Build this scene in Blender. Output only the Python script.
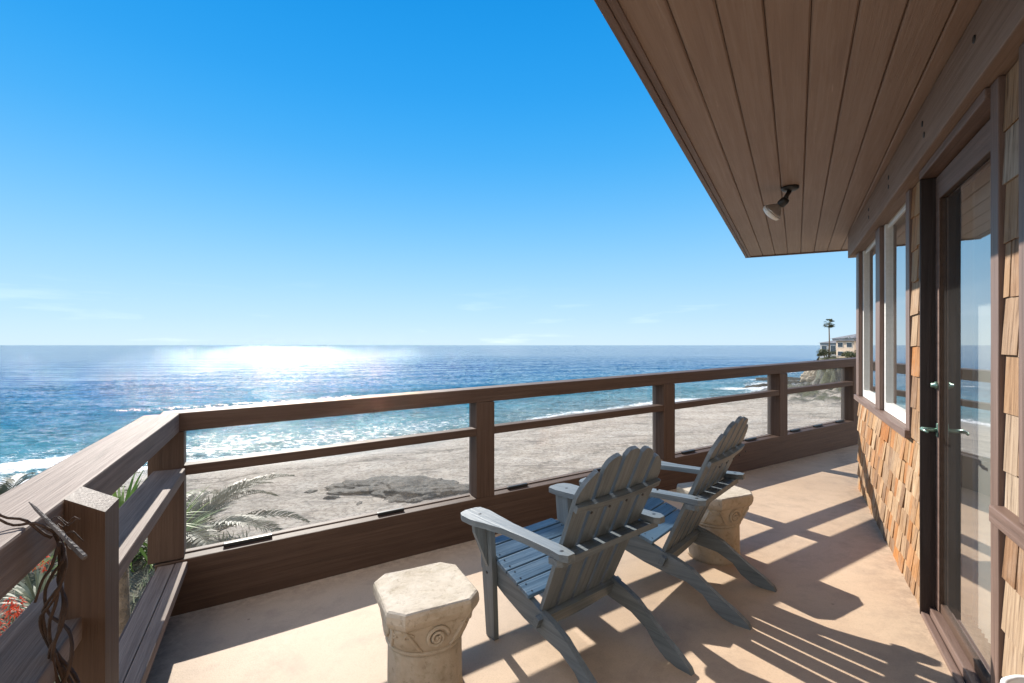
import bpy, bmesh, math, random
import numpy as np
from mathutils import Vector, Matrix, noise
random.seed(7)
R = math.radians
scene = bpy.context.scene
for o in list(bpy.data.objects): bpy.data.objects.remove(o)
C = scene.collection

# ------------------------------------------------------------------ camera
EYE = 1.4
cam_d = bpy.data.cameras.new('camera'); cam = bpy.data.objects.new('camera', cam_d); C.objects.link(cam)
cam.location = (0, 0, EYE); cam.rotation_euler = (R(90), 0, 0)
cam_d.sensor_width = 36; cam_d.lens = 480/1024*36; cam_d.shift_y = 3.5/1024
cam_d.clip_start = 0.05; cam_d.clip_end = 90000
scene.camera = cam

# ------------------------------------------------------------------ world, sun, exposure
SUN_AZ, SUN_EL = -27.2, 31.5           # azimuth from +Y towards +X
world = bpy.data.worlds.new('World'); scene.world = world; world.use_nodes = True
wt = world.node_tree; wt.nodes.clear()
wo = wt.nodes.new('ShaderNodeOutputWorld'); bg = wt.nodes.new('ShaderNodeBackground')
sky = wt.nodes.new('ShaderNodeTexSky'); sky.sky_type = 'NISHITA'; sky.sun_disc = False
sky.sun_elevation = R(SUN_EL); sky.sun_rotation = R(SUN_AZ)
sky.air_density = 1.0; sky.dust_density = 0.0; sky.ozone_density = 4.0; sky.altitude = 10
tint = wt.nodes.new('ShaderNodeHueSaturation'); tint.inputs['Saturation'].default_value = 1.15
wt.links.new(sky.outputs[0], tint.inputs['Color'])
# measured clear-sky gradient (zenith azure to pale horizon), blended with the Nishita sky
tc = wt.nodes.new('ShaderNodeTexCoord'); sep = wt.nodes.new('ShaderNodeSeparateXYZ'); rp = wt.nodes.new('ShaderNodeValToRGB')
wt.links.new(tc.outputs['Generated'], sep.inputs[0]); wt.links.new(sep.outputs['Z'], rp.inputs[0])
el = rp.color_ramp.elements
rp.color_ramp.interpolation = 'B_SPLINE'
SKYK = 7.0
def skc(r, g, b): return (r, g, b, 1)
el[0].position = 0.0; el[0].color = skc(.53, .71, .84)
el[1].position = 1.0; el[1].color = skc(.0, .18, .56)
for p, c in ((.05, (.45, .66, .85)), (.12, (.33, .60, .85)), (.20, (.20, .515, .84)), (.28, (.11, .435, .82)), (.36, (.05, .37, .80)), (.46, (.018, .31, .76)), (.6, (.002, .25, .68))):
    e = el.new(p); e.color = skc(*c)
sc_ = wt.nodes.new('ShaderNodeVectorMath'); sc_.operation = 'SCALE'; sc_.inputs['Scale'].default_value = SKYK
wt.links.new(rp.outputs[0], sc_.inputs[0])
# thin low wisps of cloud
nz = wt.nodes.new('ShaderNodeTexNoise'); mp = wt.nodes.new('ShaderNodeMapping'); mp.inputs['Scale'].default_value = (3, 3, 26)
wt.links.new(tc.outputs['Generated'], mp.inputs[0]); wt.links.new(mp.outputs[0], nz.inputs['Vector'])
nz.inputs['Scale'].default_value = 1.6; nz.inputs['Detail'].default_value = 6
cr = wt.nodes.new('ShaderNodeValToRGB'); cr.color_ramp.elements[0].position = .60; cr.color_ramp.elements[1].position = .78
wt.links.new(nz.outputs['Fac'], cr.inputs[0])
br = wt.nodes.new('ShaderNodeValToRGB'); be = br.color_ramp.elements
be[0].position = 0; be[0].color = (.4,)*3 + (1,); be[1].position = .13; be[1].color = (0, 0, 0, 1)
wt.links.new(sep.outputs['Z'], br.inputs[0])
mu = wt.nodes.new('ShaderNodeMath'); mu.operation = 'MULTIPLY'
wt.links.new(cr.outputs[0], mu.inputs[0]); wt.links.new(br.outputs[0], mu.inputs[1])
cm = wt.nodes.new('ShaderNodeMix'); cm.data_type = 'RGBA'; cm.inputs[7].default_value = (7.5, 8.3, 8.8, 1)
wt.links.new(mu.outputs[0], cm.inputs[0]); wt.links.new(sc_.outputs[0], cm.inputs[6])
# added bright cloud in the unseen sky behind the camera, as neutral fill light
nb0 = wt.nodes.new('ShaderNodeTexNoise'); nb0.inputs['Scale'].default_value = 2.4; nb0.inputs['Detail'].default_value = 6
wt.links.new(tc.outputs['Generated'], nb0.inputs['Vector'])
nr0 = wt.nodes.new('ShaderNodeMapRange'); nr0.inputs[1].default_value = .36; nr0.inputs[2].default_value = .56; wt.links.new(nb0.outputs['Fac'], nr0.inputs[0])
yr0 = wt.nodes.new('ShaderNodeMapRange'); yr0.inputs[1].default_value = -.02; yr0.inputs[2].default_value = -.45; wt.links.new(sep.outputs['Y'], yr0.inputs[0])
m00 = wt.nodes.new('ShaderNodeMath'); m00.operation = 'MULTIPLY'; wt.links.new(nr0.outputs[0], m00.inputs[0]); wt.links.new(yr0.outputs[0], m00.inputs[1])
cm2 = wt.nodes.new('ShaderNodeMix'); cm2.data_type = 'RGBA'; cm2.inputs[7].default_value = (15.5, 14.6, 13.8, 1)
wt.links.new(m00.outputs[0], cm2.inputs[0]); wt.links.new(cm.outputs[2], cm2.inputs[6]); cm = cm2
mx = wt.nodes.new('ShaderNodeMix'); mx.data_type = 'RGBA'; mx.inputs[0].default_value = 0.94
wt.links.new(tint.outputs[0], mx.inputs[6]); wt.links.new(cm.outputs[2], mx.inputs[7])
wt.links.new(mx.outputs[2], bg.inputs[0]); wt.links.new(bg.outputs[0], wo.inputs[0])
bg.inputs['Strength'].default_value = 0.10
sun_d = bpy.data.lights.new('sun', 'SUN'); sun = bpy.data.objects.new('sun', sun_d); C.objects.link(sun)
sun_d.energy = 5.0; sun_d.angle = R(.5); sun_d.color = (1.0, .94, .85)
sv = Vector((math.sin(R(SUN_AZ))*math.cos(R(SUN_EL)), math.cos(R(SUN_AZ))*math.cos(R(SUN_EL)), math.sin(R(SUN_EL))))
sun.rotation_euler = sv.to_track_quat('Z', 'Y').to_euler()
sun.location = (0, 0, 30)
vs = scene.view_settings; vs.view_transform = 'Standard'; vs.look = 'None'; vs.gamma = 1; vs.use_curve_mapping = False
vs.exposure = 0.78
scene.render.engine = 'CYCLES'
scene.cycles.use_denoising = True
scene.cycles.max_bounces = 8; scene.cycles.transparent_max_bounces = 12
scene.cycles.sample_clamp_indirect = 6; scene.cycles.caustics_reflective = False; scene.cycles.caustics_refractive = False

# ------------------------------------------------------------------ node helpers
def newmat(name):
    m = bpy.data.materials.new(name); m.use_nodes = True
    nt = m.node_tree; b = nt.nodes['Principled BSDF']
    return m, nt, b
def N(nt, t, **k):
    n = nt.nodes.new(t)
    for a, v in k.items():
        if a in n.inputs: n.inputs[a].default_value = v
        else: setattr(n, a, v)
    return n
def L(nt, a, b): nt.links.new(a, b)
def ramp(nt, src, stops):
    r = nt.nodes.new('ShaderNodeValToRGB'); e = r.color_ramp.elements
    e[0].position, e[0].color = stops[0][0], tuple(stops[0][1]) + (1,)
    e[1].position, e[1].color = stops[-1][0], tuple(stops[-1][1]) + (1,)
    for p, c in stops[1:-1]:
        x = e.new(p); x.color = tuple(c) + (1,)
    nt.links.new(src, r.inputs[0]); return r.outputs[0]
def mixc(nt, f, a, b, mode='MIX'):
    m = nt.nodes.new('ShaderNodeMix'); m.data_type = 'RGBA'; m.blend_type = mode
    for i, v in ((0, f), (6, a), (7, b)):
        if hasattr(v, 'links'): nt.links.new(v, m.inputs[i])
        elif isinstance(v, (int, float)): m.inputs[i].default_value = v
        else: m.inputs[i].default_value = tuple(v) + (1,)
    return m.outputs[2]
def math_(nt, op, a, b=0.0, clamp=False):
    m = nt.nodes.new('ShaderNodeMath'); m.operation = op; m.use_clamp = clamp
    for i, v in ((0, a), (1, b)):
        if hasattr(v, 'links'): nt.links.new(v, m.inputs[i])
        else: m.inputs[i].default_value = v
    return m.outputs[0]
def coord(nt, kind='Object', scale=(1, 1, 1), rot=(0, 0, 0)):
    t = nt.nodes.new('ShaderNodeTexCoord'); m = nt.nodes.new('ShaderNodeMapping')
    m.inputs['Scale'].default_value = scale; m.inputs['Rotation'].default_value = rot
    nt.links.new(t.outputs[kind], m.inputs[0]); return m.outputs[0]
def noise_(nt, vec, scale, detail=4, rough=.55, dist=0):
    n = nt.nodes.new('ShaderNodeTexNoise'); n.inputs['Scale'].default_value = scale
    n.inputs['Detail'].default_value = detail; n.inputs['Roughness'].default_value = rough; n.inputs['Distortion'].default_value = dist
    nt.links.new(vec, n.inputs['Vector']); return n.outputs['Fac']
def bump_(nt, b, h, strength=.4, dist=.01, normal=None):
    n = nt.nodes.new('ShaderNodeBump'); n.inputs['Strength'].default_value = strength; n.inputs['Distance'].default_value = dist
    nt.links.new(h, n.inputs['Height'])
    if normal is not None: nt.links.new(normal, n.inputs['Normal'])
    if b is not None: nt.links.new(n.outputs[0], b.inputs['Normal'])
    return n.outputs[0]

def wood_mat(name, base, light, dark, rough=.6, grain=.5, wear=.5, spec=.3):
    """painted or stained boards, grain along the board's own x axis"""
    m, nt, b = newmat(name)
    oi = nt.nodes.new('ShaderNodeObjectInfo')
    tcn = nt.nodes.new('ShaderNodeTexCoord')
    off = nt.nodes.new('ShaderNodeVectorMath'); off.operation = 'MULTIPLY_ADD'
    off.inputs[1].default_value = (1, 1, 1)
    L(nt, tcn.outputs['Object'], off.inputs[0])
    cs = nt.nodes.new('ShaderNodeCombineXYZ'); k = math_(nt, 'MULTIPLY', oi.outputs['Random'], 31.0)
    for i in range(3): L(nt, k, cs.inputs[i])
    L(nt, cs.outputs[0], off.inputs[2])
    mp1 = N(nt, 'ShaderNodeMapping'); mp1.inputs['Scale'].default_value = (1.8, 55, 55); L(nt, off.outputs[0], mp1.inputs[0])
    mp2 = N(nt, 'ShaderNodeMapping'); mp2.inputs['Scale'].default_value = (7, 210, 210); L(nt, off.outputs[0], mp2.inputs[0])
    g1 = noise_(nt, mp1.outputs[0], 1.0, 5, .6, .6); g2 = noise_(nt, mp2.outputs[0], 1.0, 3, .6)
    big = noise_(nt, off.outputs[0], 3.0, 5, .6)
    c = ramp(nt, g1, ((.3, dark), (.5, base), (.72, light)))
    c = mixc(nt, math_(nt, 'MULTIPLY', ramp(nt, big, ((.45, (0,)*3), (.75, (1,)*3))), wear), c, light)
    c = mixc(nt, math_(nt, 'MULTIPLY', ramp(nt, g2, ((.3, (1,)*3), (.42, (0,)*3))), grain), c, dark)
    mp3 = N(nt, 'ShaderNodeMapping'); mp3.inputs['Scale'].default_value = (3.2, 34, 34); L(nt, off.outputs[0], mp3.inputs[0])
    g3 = noise_(nt, mp3.outputs[0], 1.0, 4, .75, 1.0)
    c = mixc(nt, math_(nt, 'MULTIPLY', ramp(nt, g3, ((.66, (0,)*3), (.74, (1,)*3))), wear), c, tuple(min(1, x*1.7) for x in light))
    L(nt, c, b.inputs['Base Color'])
    b.inputs['Roughness'].default_value = rough; b.inputs['Specular IOR Level'].default_value = spec
    h = math_(nt, 'ADD', g1, math_(nt, 'MULTIPLY', g2, .6))
    bump_(nt, b, h, .55, .004)
    return m
M = {}
M['rail'] = wood_mat('rail_stain', (.082, .047, .031), (.102, .062, .043), (.060, .034, .023), .6, .4, .35)
M['rail_weathered'] = wood_mat('rail_weathered', (.185, .133, .105), (.245, .185, .15), (.12, .083, .064), .7, .65, .4)
M['beam'] = wood_mat('beam_paint', (.27, .19, .148), (.33, .245, .20), (.19, .13, .10), .65, .4, .35)
M['trim'] = wood_mat('trim_paint', (.165, .105, .082), (.215, .145, .118), (.115, .072, .055), .5, .3, .3, .4)
M['soffit'] = wood_mat('soffit_paint', (.30, .205, .155), (.345, .25, .20), (.265, .178, .135), .5, .1, .4, .35)
M['sash'] = wood_mat('white_sash', (.80, .78, .74), (.84, .82, .79), (.74, .72, .67), .45, .1, .2, .4)
M['chair'] = wood_mat('weathered_blue_grey_paint', (.125, .152, .170), (.175, .20, .215), (.082, .104, .120), .48, .45, .4, .45)
M['chair_sky_tint'] = wood_mat('sky_tinted_seat_paint', (.085, .155, .225), (.15, .22, .285), (.05, .095, .145), .42, .45, .4, .5)  # chair paint made bluer: sky reflection on the seat put into the colour
M['jamb_shade'] = wood_mat('shaded_jamb_colour', (.03, .02, .018), (.045, .032, .028), (.018, .012, .01), .5, .3, .3)  # near-black: shade on the far door jamb put into its colour

def simple(name, col, rough=.5, metal=0, spec=.5, var=.15, scale=8, bump=.0, bdist=.01):
    m, nt, b = newmat(name)
    v = coord(nt); n = noise_(nt, v, scale, 5)
    lo = tuple(x*(1-var) for x in col); hi = tuple(min(1, x*(1+var)) for x in col)
    L(nt, ramp(nt, n, ((.3, lo), (.7, hi))), b.inputs['Base Color'])
    b.inputs['Roughness'].default_value = rough; b.inputs['Metallic'].default_value = metal; b.inputs['Specular IOR Level'].default_value = spec
    if bump: bump_(nt, b, noise_(nt, v, scale*4, 4), bump, bdist)
    return m

# deck coating: sandy pink elastomeric floor
m, nt, b = newmat('deck_coating'); v = coord(nt)
n1 = noise_(nt, v, .8, 6, .6, .4); n2 = noise_(nt, v, 160, 3, .7); n3 = noise_(nt, v, 7, 6, .65)
c = ramp(nt, n1, ((.3, (.50, .36, .245)), (.52, (.575, .425, .295)), (.72, (.64, .485, .35))))
c = mixc(nt, math_(nt, 'MULTIPLY', ramp(nt, n3, ((.50, (0,)*3), (.75, (1,)*3))), .55), c, (.36, .265, .195))
c = mixc(nt, math_(nt, 'MULTIPLY', ramp(nt, n2, ((.35, (1,)*3), (.5, (0,)*3))), .25), c, (.30, .21, .155))
vo = N(nt, 'ShaderNodeTexVoronoi'); vo.inputs['Scale'].default_value = 3.2; L(nt, v, vo.inputs['Vector'])
n5 = noise_(nt, coord(nt, scale=(1, 1, 1)), 1.7, 7, .7, 1.2)
c = mixc(nt, math_(nt, 'MULTIPLY', ramp(nt, n5, ((.55, (0,)*3), (.60, (1,)*3), (.66, (0,)*3))), .16), c, (.30, .21, .15))
sp = math_(nt, 'MULTIPLY', ramp(nt, vo.outputs['Distance'], ((.012, (1,)*3), (.03, (0,)*3))), .6)
c = mixc(nt, sp, c, (.16, .10, .07))
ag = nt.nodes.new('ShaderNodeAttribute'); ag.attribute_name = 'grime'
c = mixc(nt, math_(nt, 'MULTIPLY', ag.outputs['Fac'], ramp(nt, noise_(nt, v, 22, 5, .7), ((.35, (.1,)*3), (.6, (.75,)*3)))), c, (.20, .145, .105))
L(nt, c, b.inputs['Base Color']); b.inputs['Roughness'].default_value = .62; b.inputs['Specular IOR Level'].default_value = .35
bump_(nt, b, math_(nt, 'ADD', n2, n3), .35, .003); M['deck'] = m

# cast stone
m, nt, b = newmat('cast_stone'); v = coord(nt)
n1 = noise_(nt, v, 5, 6, .65, .3); n2 = noise_(nt, v, 38, 5, .7); n3 = noise_(nt, v, 11, 4, .6)
c = ramp(nt, n1, ((.28, (.41, .34, .255)), (.5, (.52, .45, .355)), (.75, (.63, .565, .475))))
c = mixc(nt, math_(nt, 'MULTIPLY', ramp(nt, n3, ((.5, (0,)*3), (.68, (1,)*3))), .6), c, (.36, .30, .21))
c = mixc(nt, math_(nt, 'MULTIPLY', ramp(nt, n2, ((.33, (1,)*3), (.45, (0,)*3))), .5), c, (.25, .20, .14))
L(nt, c, b.inputs['Base Color']); b.inputs['Roughness'].default_value = .85; b.inputs['Specular IOR Level'].default_value = .2
bump_(nt, b, math_(nt, 'ADD', n2, math_(nt, 'MULTIPLY', n1, 1.5)), .5, .008); M['stone'] = m

# cedar shingles: every shingle its own tone
def shingle_mat(name, stops, rough=.75):
    m, nt, b = newmat(name); g = nt.nodes.new('ShaderNodeNewGeometry')
    tcn = nt.nodes.new('ShaderNodeTexCoord')
    off = nt.nodes.new('ShaderNodeVectorMath'); off.operation = 'ADD'
    cs = nt.nodes.new('ShaderNodeCombineXYZ'); k = math_(nt, 'MULTIPLY', g.outputs['Random Per Island'], 17.0); L(nt, k, cs.inputs[2]); L(nt, k, cs.inputs[0])
    L(nt, tcn.outputs['Object'], off.inputs[0]); L(nt, cs.outputs[0], off.inputs[1])
    mp1 = N(nt, 'ShaderNodeMapping'); mp1.inputs['Scale'].default_value = (70, 70, 3); L(nt, off.outputs[0], mp1.inputs[0])
    g1 = noise_(nt, mp1.outputs[0], 1.0, 5, .65, .7)
    g2 = noise_(nt, off.outputs[0], 9, 4, .6)
    c = ramp(nt, g.outputs['Random Per Island'], stops)
    c = mixc(nt, .85, c, ramp(nt, g1, ((.32, (.16, .12, .10)), (.47, (.70, .65, .60)), (.66, (1.0, .98, .95)))), 'MULTIPLY')
    c = mixc(nt, math_(nt, 'MULTIPLY', ramp(nt, g2, ((.5, (0,)*3), (.72, (1,)*3))), .35), c, (.42, .33, .25))
    L(nt, c, b.inputs['Base Color']); b.inputs['Roughness'].default_value = rough; b.inputs['Specular IOR Level'].default_value = .2
    bump_(nt, b, g1, .8, .006); return m
M['shingle'] = shingle_mat('cedar_shingle', ((0, (.42, .17, .05)), (.14, (.46, .27, .13)), (.28, (.56, .40, .25)), (.40, (.34, .19, .095)), (.52, (.50, .22, .07)), (.64, (.44, .31, .20)), (.76, (.24, .135, .075)), (.88, (.52, .34, .19)), (1, (.40, .28, .19))))
M['shingle_grey'] = shingle_mat('weathered_cedar_shingle', ((0, (.44, .31, .20)), (.3, (.50, .40, .30)), (.55, (.30, .175, .10)), (.8, (.42, .27, .16)), (1, (.46, .385, .315))))

def leaf_mat0(name, col):
    m, nt, b = newmat(name); b.inputs['Base Color'].default_value = col + (1,); b.inputs['Roughness'].default_value = .9
    tr = nt.nodes.new('ShaderNodeBsdfTranslucent'); tr.inputs[0].default_value = col + (1,)
    ms = nt.nodes.new('ShaderNodeMixShader'); ms.inputs[0].default_value = .45
    L(nt, b.outputs[0], ms.inputs[1]); L(nt, tr.outputs[0], ms.inputs[2]); L(nt, ms.outputs[0], nt.nodes['Material Output'].inputs[0]); return m
def glass_mat(name, dust=.08, ior=1.5, gloss_rough=.0, tint=(1, 1, 1), base=0.0, veil=(.75, .73, .70)):
    m = bpy.data.materials.new(name); m.use_nodes = True; nt = m.node_tree; nt.nodes.clear()
    out = nt.nodes.new('ShaderNodeOutputMaterial'); tr = nt.nodes.new('ShaderNodeBsdfTransparent'); gl = nt.nodes.new('ShaderNodeBsdfGlossy')
    tr.inputs[0].default_value = tint + (1,); gl.inputs['Roughness'].default_value = gloss_rough; gl.inputs[0].default_value = (1, 1, 1, 1)
    lw = nt.nodes.new('ShaderNodeLayerWeight'); lw.inputs['Blend'].default_value = .5
    # Schlick from the facing term: works the same from both sides
    p5 = math_(nt, 'POWER', lw.outputs['Facing'], 4.0)
    f = math_(nt, 'ADD', math_(nt, 'MULTIPLY', p5, .9), .05 + base, True)
    m1 = nt.nodes.new('ShaderNodeMixShader'); L(nt, f, m1.inputs[0]); L(nt, tr.outputs[0], m1.inputs[1]); L(nt, gl.outputs[0], m1.inputs[2])
    last = m1
    if dust:
        v = coord(nt); n = noise_(nt, v, 3, 6, .65); n2 = noise_(nt, v, 60, 3, .6)
        df = nt.nodes.new('ShaderNodeBsdfTranslucent'); df.inputs[0].default_value = veil + (1,)
        d2 = nt.nodes.new('ShaderNodeBsdfDiffuse'); d2.inputs[0].default_value = veil + (1,)
        dd = nt.nodes.new('ShaderNodeMixShader'); dd.inputs[0].default_value = .5; L(nt, df.outputs[0], dd.inputs[1]); L(nt, d2.outputs[0], dd.inputs[2])
        fac = math_(nt, 'MULTIPLY', math_(nt, 'ADD', n, math_(nt, 'MULTIPLY', n2, .5)), dust*1.4)
        m2 = nt.nodes.new('ShaderNodeMixShader'); L(nt, fac, m2.inputs[0]); L(nt, last.outputs[0], m2.inputs[1]); L(nt, dd.outputs[0], m2.inputs[2]); last = m2
    L(nt, last.outputs[0], out.inputs[0]); return m
M['rail_glass'] = glass_mat('salt_dusted_glass', .055, tint=(.93, .93, .92))
M['pane'] = glass_mat('window_glass', .03, base=.20, tint=(.85, .88, .87))
M['black_metal'] = simple('black_metal', (.02, .02, .02), .4, 0, .5)
M['brass'] = simple('green_verdigris_handle', (.22, .34, .28), .35, .7, .5)
M['bulb'] = simple('white_bulb_glass', (.85, .84, .80), .15, 0, .6, .03)
M['bulb_side'] = simple('silvered_bulb_side', (.42, .38, .34), .3, .5, .6, .15)
M['plaster'] = simple('interior_plaster', (.74, .70, .62), .8, 0, .2, .05, 2)
M['interior_floor'] = simple('interior_floor', (.36, .25, .17), .5, 0, .3, .2, 3)
M['stucco'] = simple('stucco', (.42, .36, .30), .9, 0, .2, .1, 3, .3)
M['roofing'] = simple('roofing', (.16, .13, .12), .9, 0, .2, .2, 3)
M['curtain'] = leaf_mat0('curtain_cloth', (.84, .81, .75))

# ------------------------------------------------------------------ mesh helpers
WM = {}
def link(o, parent=None, world_m=None):
    C.objects.link(o)
    Mw = world_m if world_m is not None else Matrix.Identity(4)
    WM[o.name] = Mw
    if parent is not None:
        o.parent = parent; o.matrix_basis = WM[parent.name].inverted() @ Mw
    else: o.matrix_basis = Mw
    return o
def thing(name, label, cat, loc=(0, 0, 0), rotz=0, group=None):
    o = bpy.data.objects.new(name, None); o.empty_display_size = .2
    link(o, None, Matrix.Translation(loc) @ Matrix.Rotation(rotz, 4, 'Z'))
    o['label'] = label; o['category'] = cat
    if group: o['group'] = group
    return o
def obj(name, bm, mat, parent=None, mw=None, smooth=False):
    me = bpy.data.meshes.new(name)
    if isinstance(bm, bmesh.types.BMesh):
        bmesh.ops.recalc_face_normals(bm, faces=bm.faces[:]) if not getattr(bm, 'keep', False) else None
        bm.to_mesh(me); bm.free()
    else:
        me.from_pydata(*bm); me.update()
    for mm in (mat if isinstance(mat, (list, tuple)) else [mat]): me.materials.append(mm)
    if smooth:
        for p in me.polygons: p.use_smooth = True
    o = bpy.data.objects.new(name, me)
    return link(o, parent, mw)
def single(name, bm, mat, label, cat, group=None, mw=None, smooth=False):
    o = obj(name, bm, mat, None, mw, smooth); o['label'] = label; o['category'] = cat
    if group: o['group'] = group
    return o
def struct(o): o['kind'] = 'structure'; return o
def add_box(bm, lo, hi, bevel=0, M4=None):
    vs_ = [bm.verts.new((x, y, z)) for x in (lo[0], hi[0]) for y in (lo[1], hi[1]) for z in (lo[2], hi[2])]
    if M4 is not None:
        for v in vs_: v.co = M4 @ v.co
    idx = ((0, 1, 3, 2), (4, 6, 7, 5), (0, 4, 5, 1), (2, 3, 7, 6), (0, 2, 6, 4), (1, 5, 7, 3))
    fs = [bm.faces.new([vs_[i] for i in f]) for f in idx]
    if bevel:
        es = list({e for f in fs for e in f.edges})
        bmesh.ops.bevel(bm, geom=es, offset=bevel, segments=2, affect='EDGES', profile=.6)
def wobble(bm, amp, freq=3, seed=0):
    for v in bm.verts:
        n = noise.noise_vector(v.co*freq + Vector((seed, seed*1.7, 0))); v.co += n*amp
def add_prism(bm, pts, z0, z1, M4=None):
    """extrude polygon pts (x,y) from z0 to z1"""
    a = [bm.verts.new((p[0], p[1], z0)) for p in pts]; b_ = [bm.verts.new((p[0], p[1], z1)) for p in pts]
    n = len(pts); fs = [bm.faces.new(a[::-1]), bm.faces.new(b_)]
    for i in range(n): fs.append(bm.faces.new((a[i], a[(i+1) % n], b_[(i+1) % n], b_[i])))
    if M4 is not None:
        for v in a+b_: v.co = M4 @ v.co
    return fs
def bevel_all(bm, off, seg=2, ang=30):
    es = [e for e in bm.edges if len(e.link_faces) == 2 and e.calc_face_angle(0) > R(ang)]
    bmesh.ops.bevel(bm, geom=es, offset=off, segments=seg, affect='EDGES', profile=.6)
def add_tube(bm, pts, rad, seg=8, caps=True):
    pts = [Vector(p) for p in pts]; n = len(pts)
    rs = rad if isinstance(rad, (list, tuple)) else [rad]*n
    rings = []; up = Vector((0, 0, 1)); prev = None
    for i, p in enumerate(pts):
        t = (pts[min(i+1, n-1)] - pts[max(i-1, 0)]).normalized()
        if prev is None:
            a = t.cross(up if abs(t.z) < .9 else Vector((1, 0, 0))).normalized()
        else:
            a = (prev - t*prev.dot(t))
            a = a.normalized() if a.length > 1e-6 else t.orthogonal().normalized()
        prev = a; bb = t.cross(a)
        rings.append([bm.verts.new(p + (a*math.cos(2*math.pi*k/seg) + bb*math.sin(2*math.pi*k/seg))*rs[i]) for k in range(seg)])
    for i in range(n-1):
        for k in range(seg):
            bm.faces.new((rings[i][k], rings[i][(k+1) % seg], rings[i+1][(k+1) % seg], rings[i+1][k]))
    if caps:
        bm.faces.new(rings[0][::-1]); bm.faces.new(rings[-1])
def add_lathe(bm, prof, seg=24, M4=None, caps=True):
    rings = []
    for r, z in prof:
        ring = [bm.verts.new((r*math.cos(2*math.pi*k/seg), r*math.sin(2*math.pi*k/seg), z)) for k in range(seg)]
        if M4 is not None:
            for v in ring: v.co = M4 @ v.co
        rings.append(ring)
    for i in range(len(rings)-1):
        for k in range(seg):
            bm.faces.new((rings[i][k], rings[i][(k+1) % seg], rings[i+1][(k+1) % seg], rings[i+1][k]))
    if caps: bm.faces.new(rings[0][::-1]); bm.faces.new(rings[-1])
def frame_m(p0, p1, side=None):
    """matrix: x along p0->p1, z as near to up as it can be"""
    p0 = Vector(p0); x = (Vector(p1)-p0).normalized()
    up = Vector((0, 0, 1)) if side is None else Vector(side)
    if abs(x.dot(up)) > .98: up = Vector((0, 1, 0))
    y = up.cross(x).normalized(); z = x.cross(y)
    m4 = Matrix((x, y, z)).transposed().to_4x4(); m4.translation = p0; return m4
def board(name, p0, p1, y0, y1, z0, z1, mat, parent, bevel=.004, up=None, amp=0.0015, segs=14):
    """a board from p0 to p1 with its own x along the grain; y0..y1 and z0..z1 its cross-section"""
    mw = frame_m(p0, p1, up); ln = (Vector(p1)-Vector(p0)).length
    bm = bmesh.new(); add_box(bm, (0, y0, z0), (ln, y1, z1), bevel)
    if segs:
        for i in range(1, segs):
            x = ln*i/segs
            bmesh.ops.bisect_plane(bm, geom=bm.verts[:]+bm.edges[:]+bm.faces[:], plane_co=(x, 0, 0), plane_no=(1, 0, 0))
        wobble(bm, amp, 2.3, random.random()*50)
    return obj(name, bm, mat, parent, mw)

# ------------------------------------------------------------------ layout frames
def V3(x, y, z=0): return Vector((x, y, z))
CRN = V3(-1.775, 2.462)                      # inner corner of the two kerbs
FR = V3(.8677, .497).normalized()            # along the front railing
FN = V3(-FR.y, FR.x)                         # outward (to the sea)
LF = V3(-.4487, .8937).normalized()          # along the left railing (towards the corner)
LN = V3(-LF.y, LF.x)                         # outward (to the left)
WD = V3(.4944, .8692).normalized()           # along the house wall, away from the camera
WN = V3(WD.y, -WD.x)                         # into the house
K = .95
D0 = .59*K
def W(s, d, z): p = WD*(s*K) + WN*(d*K); return V3(p.x, p.y, EYE + z*K)   # z relative to the eye, before scale
FLW = .165
def floor_z(x, y):
    dl = -(V3(x, y)-CRN).dot(LN); dw = D0 - V3(x, y).dot(WN)
    u = max(0, dl)/max(.05, max(0, dl)+max(dw, -.4)) if (max(0, dl)+max(dw, -.4)) > .05 else 1
    return FLW*min(1.05, max(0, u))**1.4
SEA = -11.0

# ------------------------------------------------------------------ deck floor
def deck():
    bm = bmesh.new(); nu, nv = 60, 110
    # grid in (t along front railing, q inwards), cut to the deck's outline by the walls standing on it
    grid = {}
    for i in range(nu+1):
        for j in range(nv+1):
            # left edge follows the left railing, right edge runs on under the house wall
            q = 5.2*j/nv
            a = CRN - LF*q + LN*.16
            bq = CRN + FR*8.9 - LF*q
            bq = CRN + FR*8.9 - FN*q
            p = a.lerp(bq, i/nu)
            f = FN*.15 if j == 0 else V3(0, 0)
            x, y = p.x+f.x, p.y+f.y
            grid[i, j] = bm.verts.new((x, y, floor_z(x, y)))
    for i in range(nu):
        for j in range(nv):
            bm.faces.new((grid[i, j], grid[i, j+1], grid[i+1, j+1], grid[i+1, j]))
    edge = [e for e in bm.edges if len(e.link_faces) == 1]
    r = bmesh.ops.extrude_edge_only(bm, edges=edge)
    for v in [g for g in r['geom'] if isinstance(g, bmesh.types.BMVert)]: v.co.z = -.32
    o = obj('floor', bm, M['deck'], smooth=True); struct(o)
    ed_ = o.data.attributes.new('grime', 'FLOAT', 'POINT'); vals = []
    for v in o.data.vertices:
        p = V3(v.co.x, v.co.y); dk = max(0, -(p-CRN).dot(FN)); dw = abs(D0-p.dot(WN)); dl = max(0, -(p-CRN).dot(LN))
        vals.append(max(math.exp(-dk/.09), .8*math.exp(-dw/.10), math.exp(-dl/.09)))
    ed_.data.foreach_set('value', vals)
    bm = bmesh.new()
    a = CRN + LN*.05 + FN*.0; 
    pts = [CRN + LN*.02, CRN - LF*5 + LN*.02, CRN + FR*8.6 - FN*5, CRN + FR*8.6]
    add_prism(bm, [(p.x, p.y) for p in pts], -6.5, -.3)
    struct(obj('foundation', bm, M['stucco']))
deck()

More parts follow.
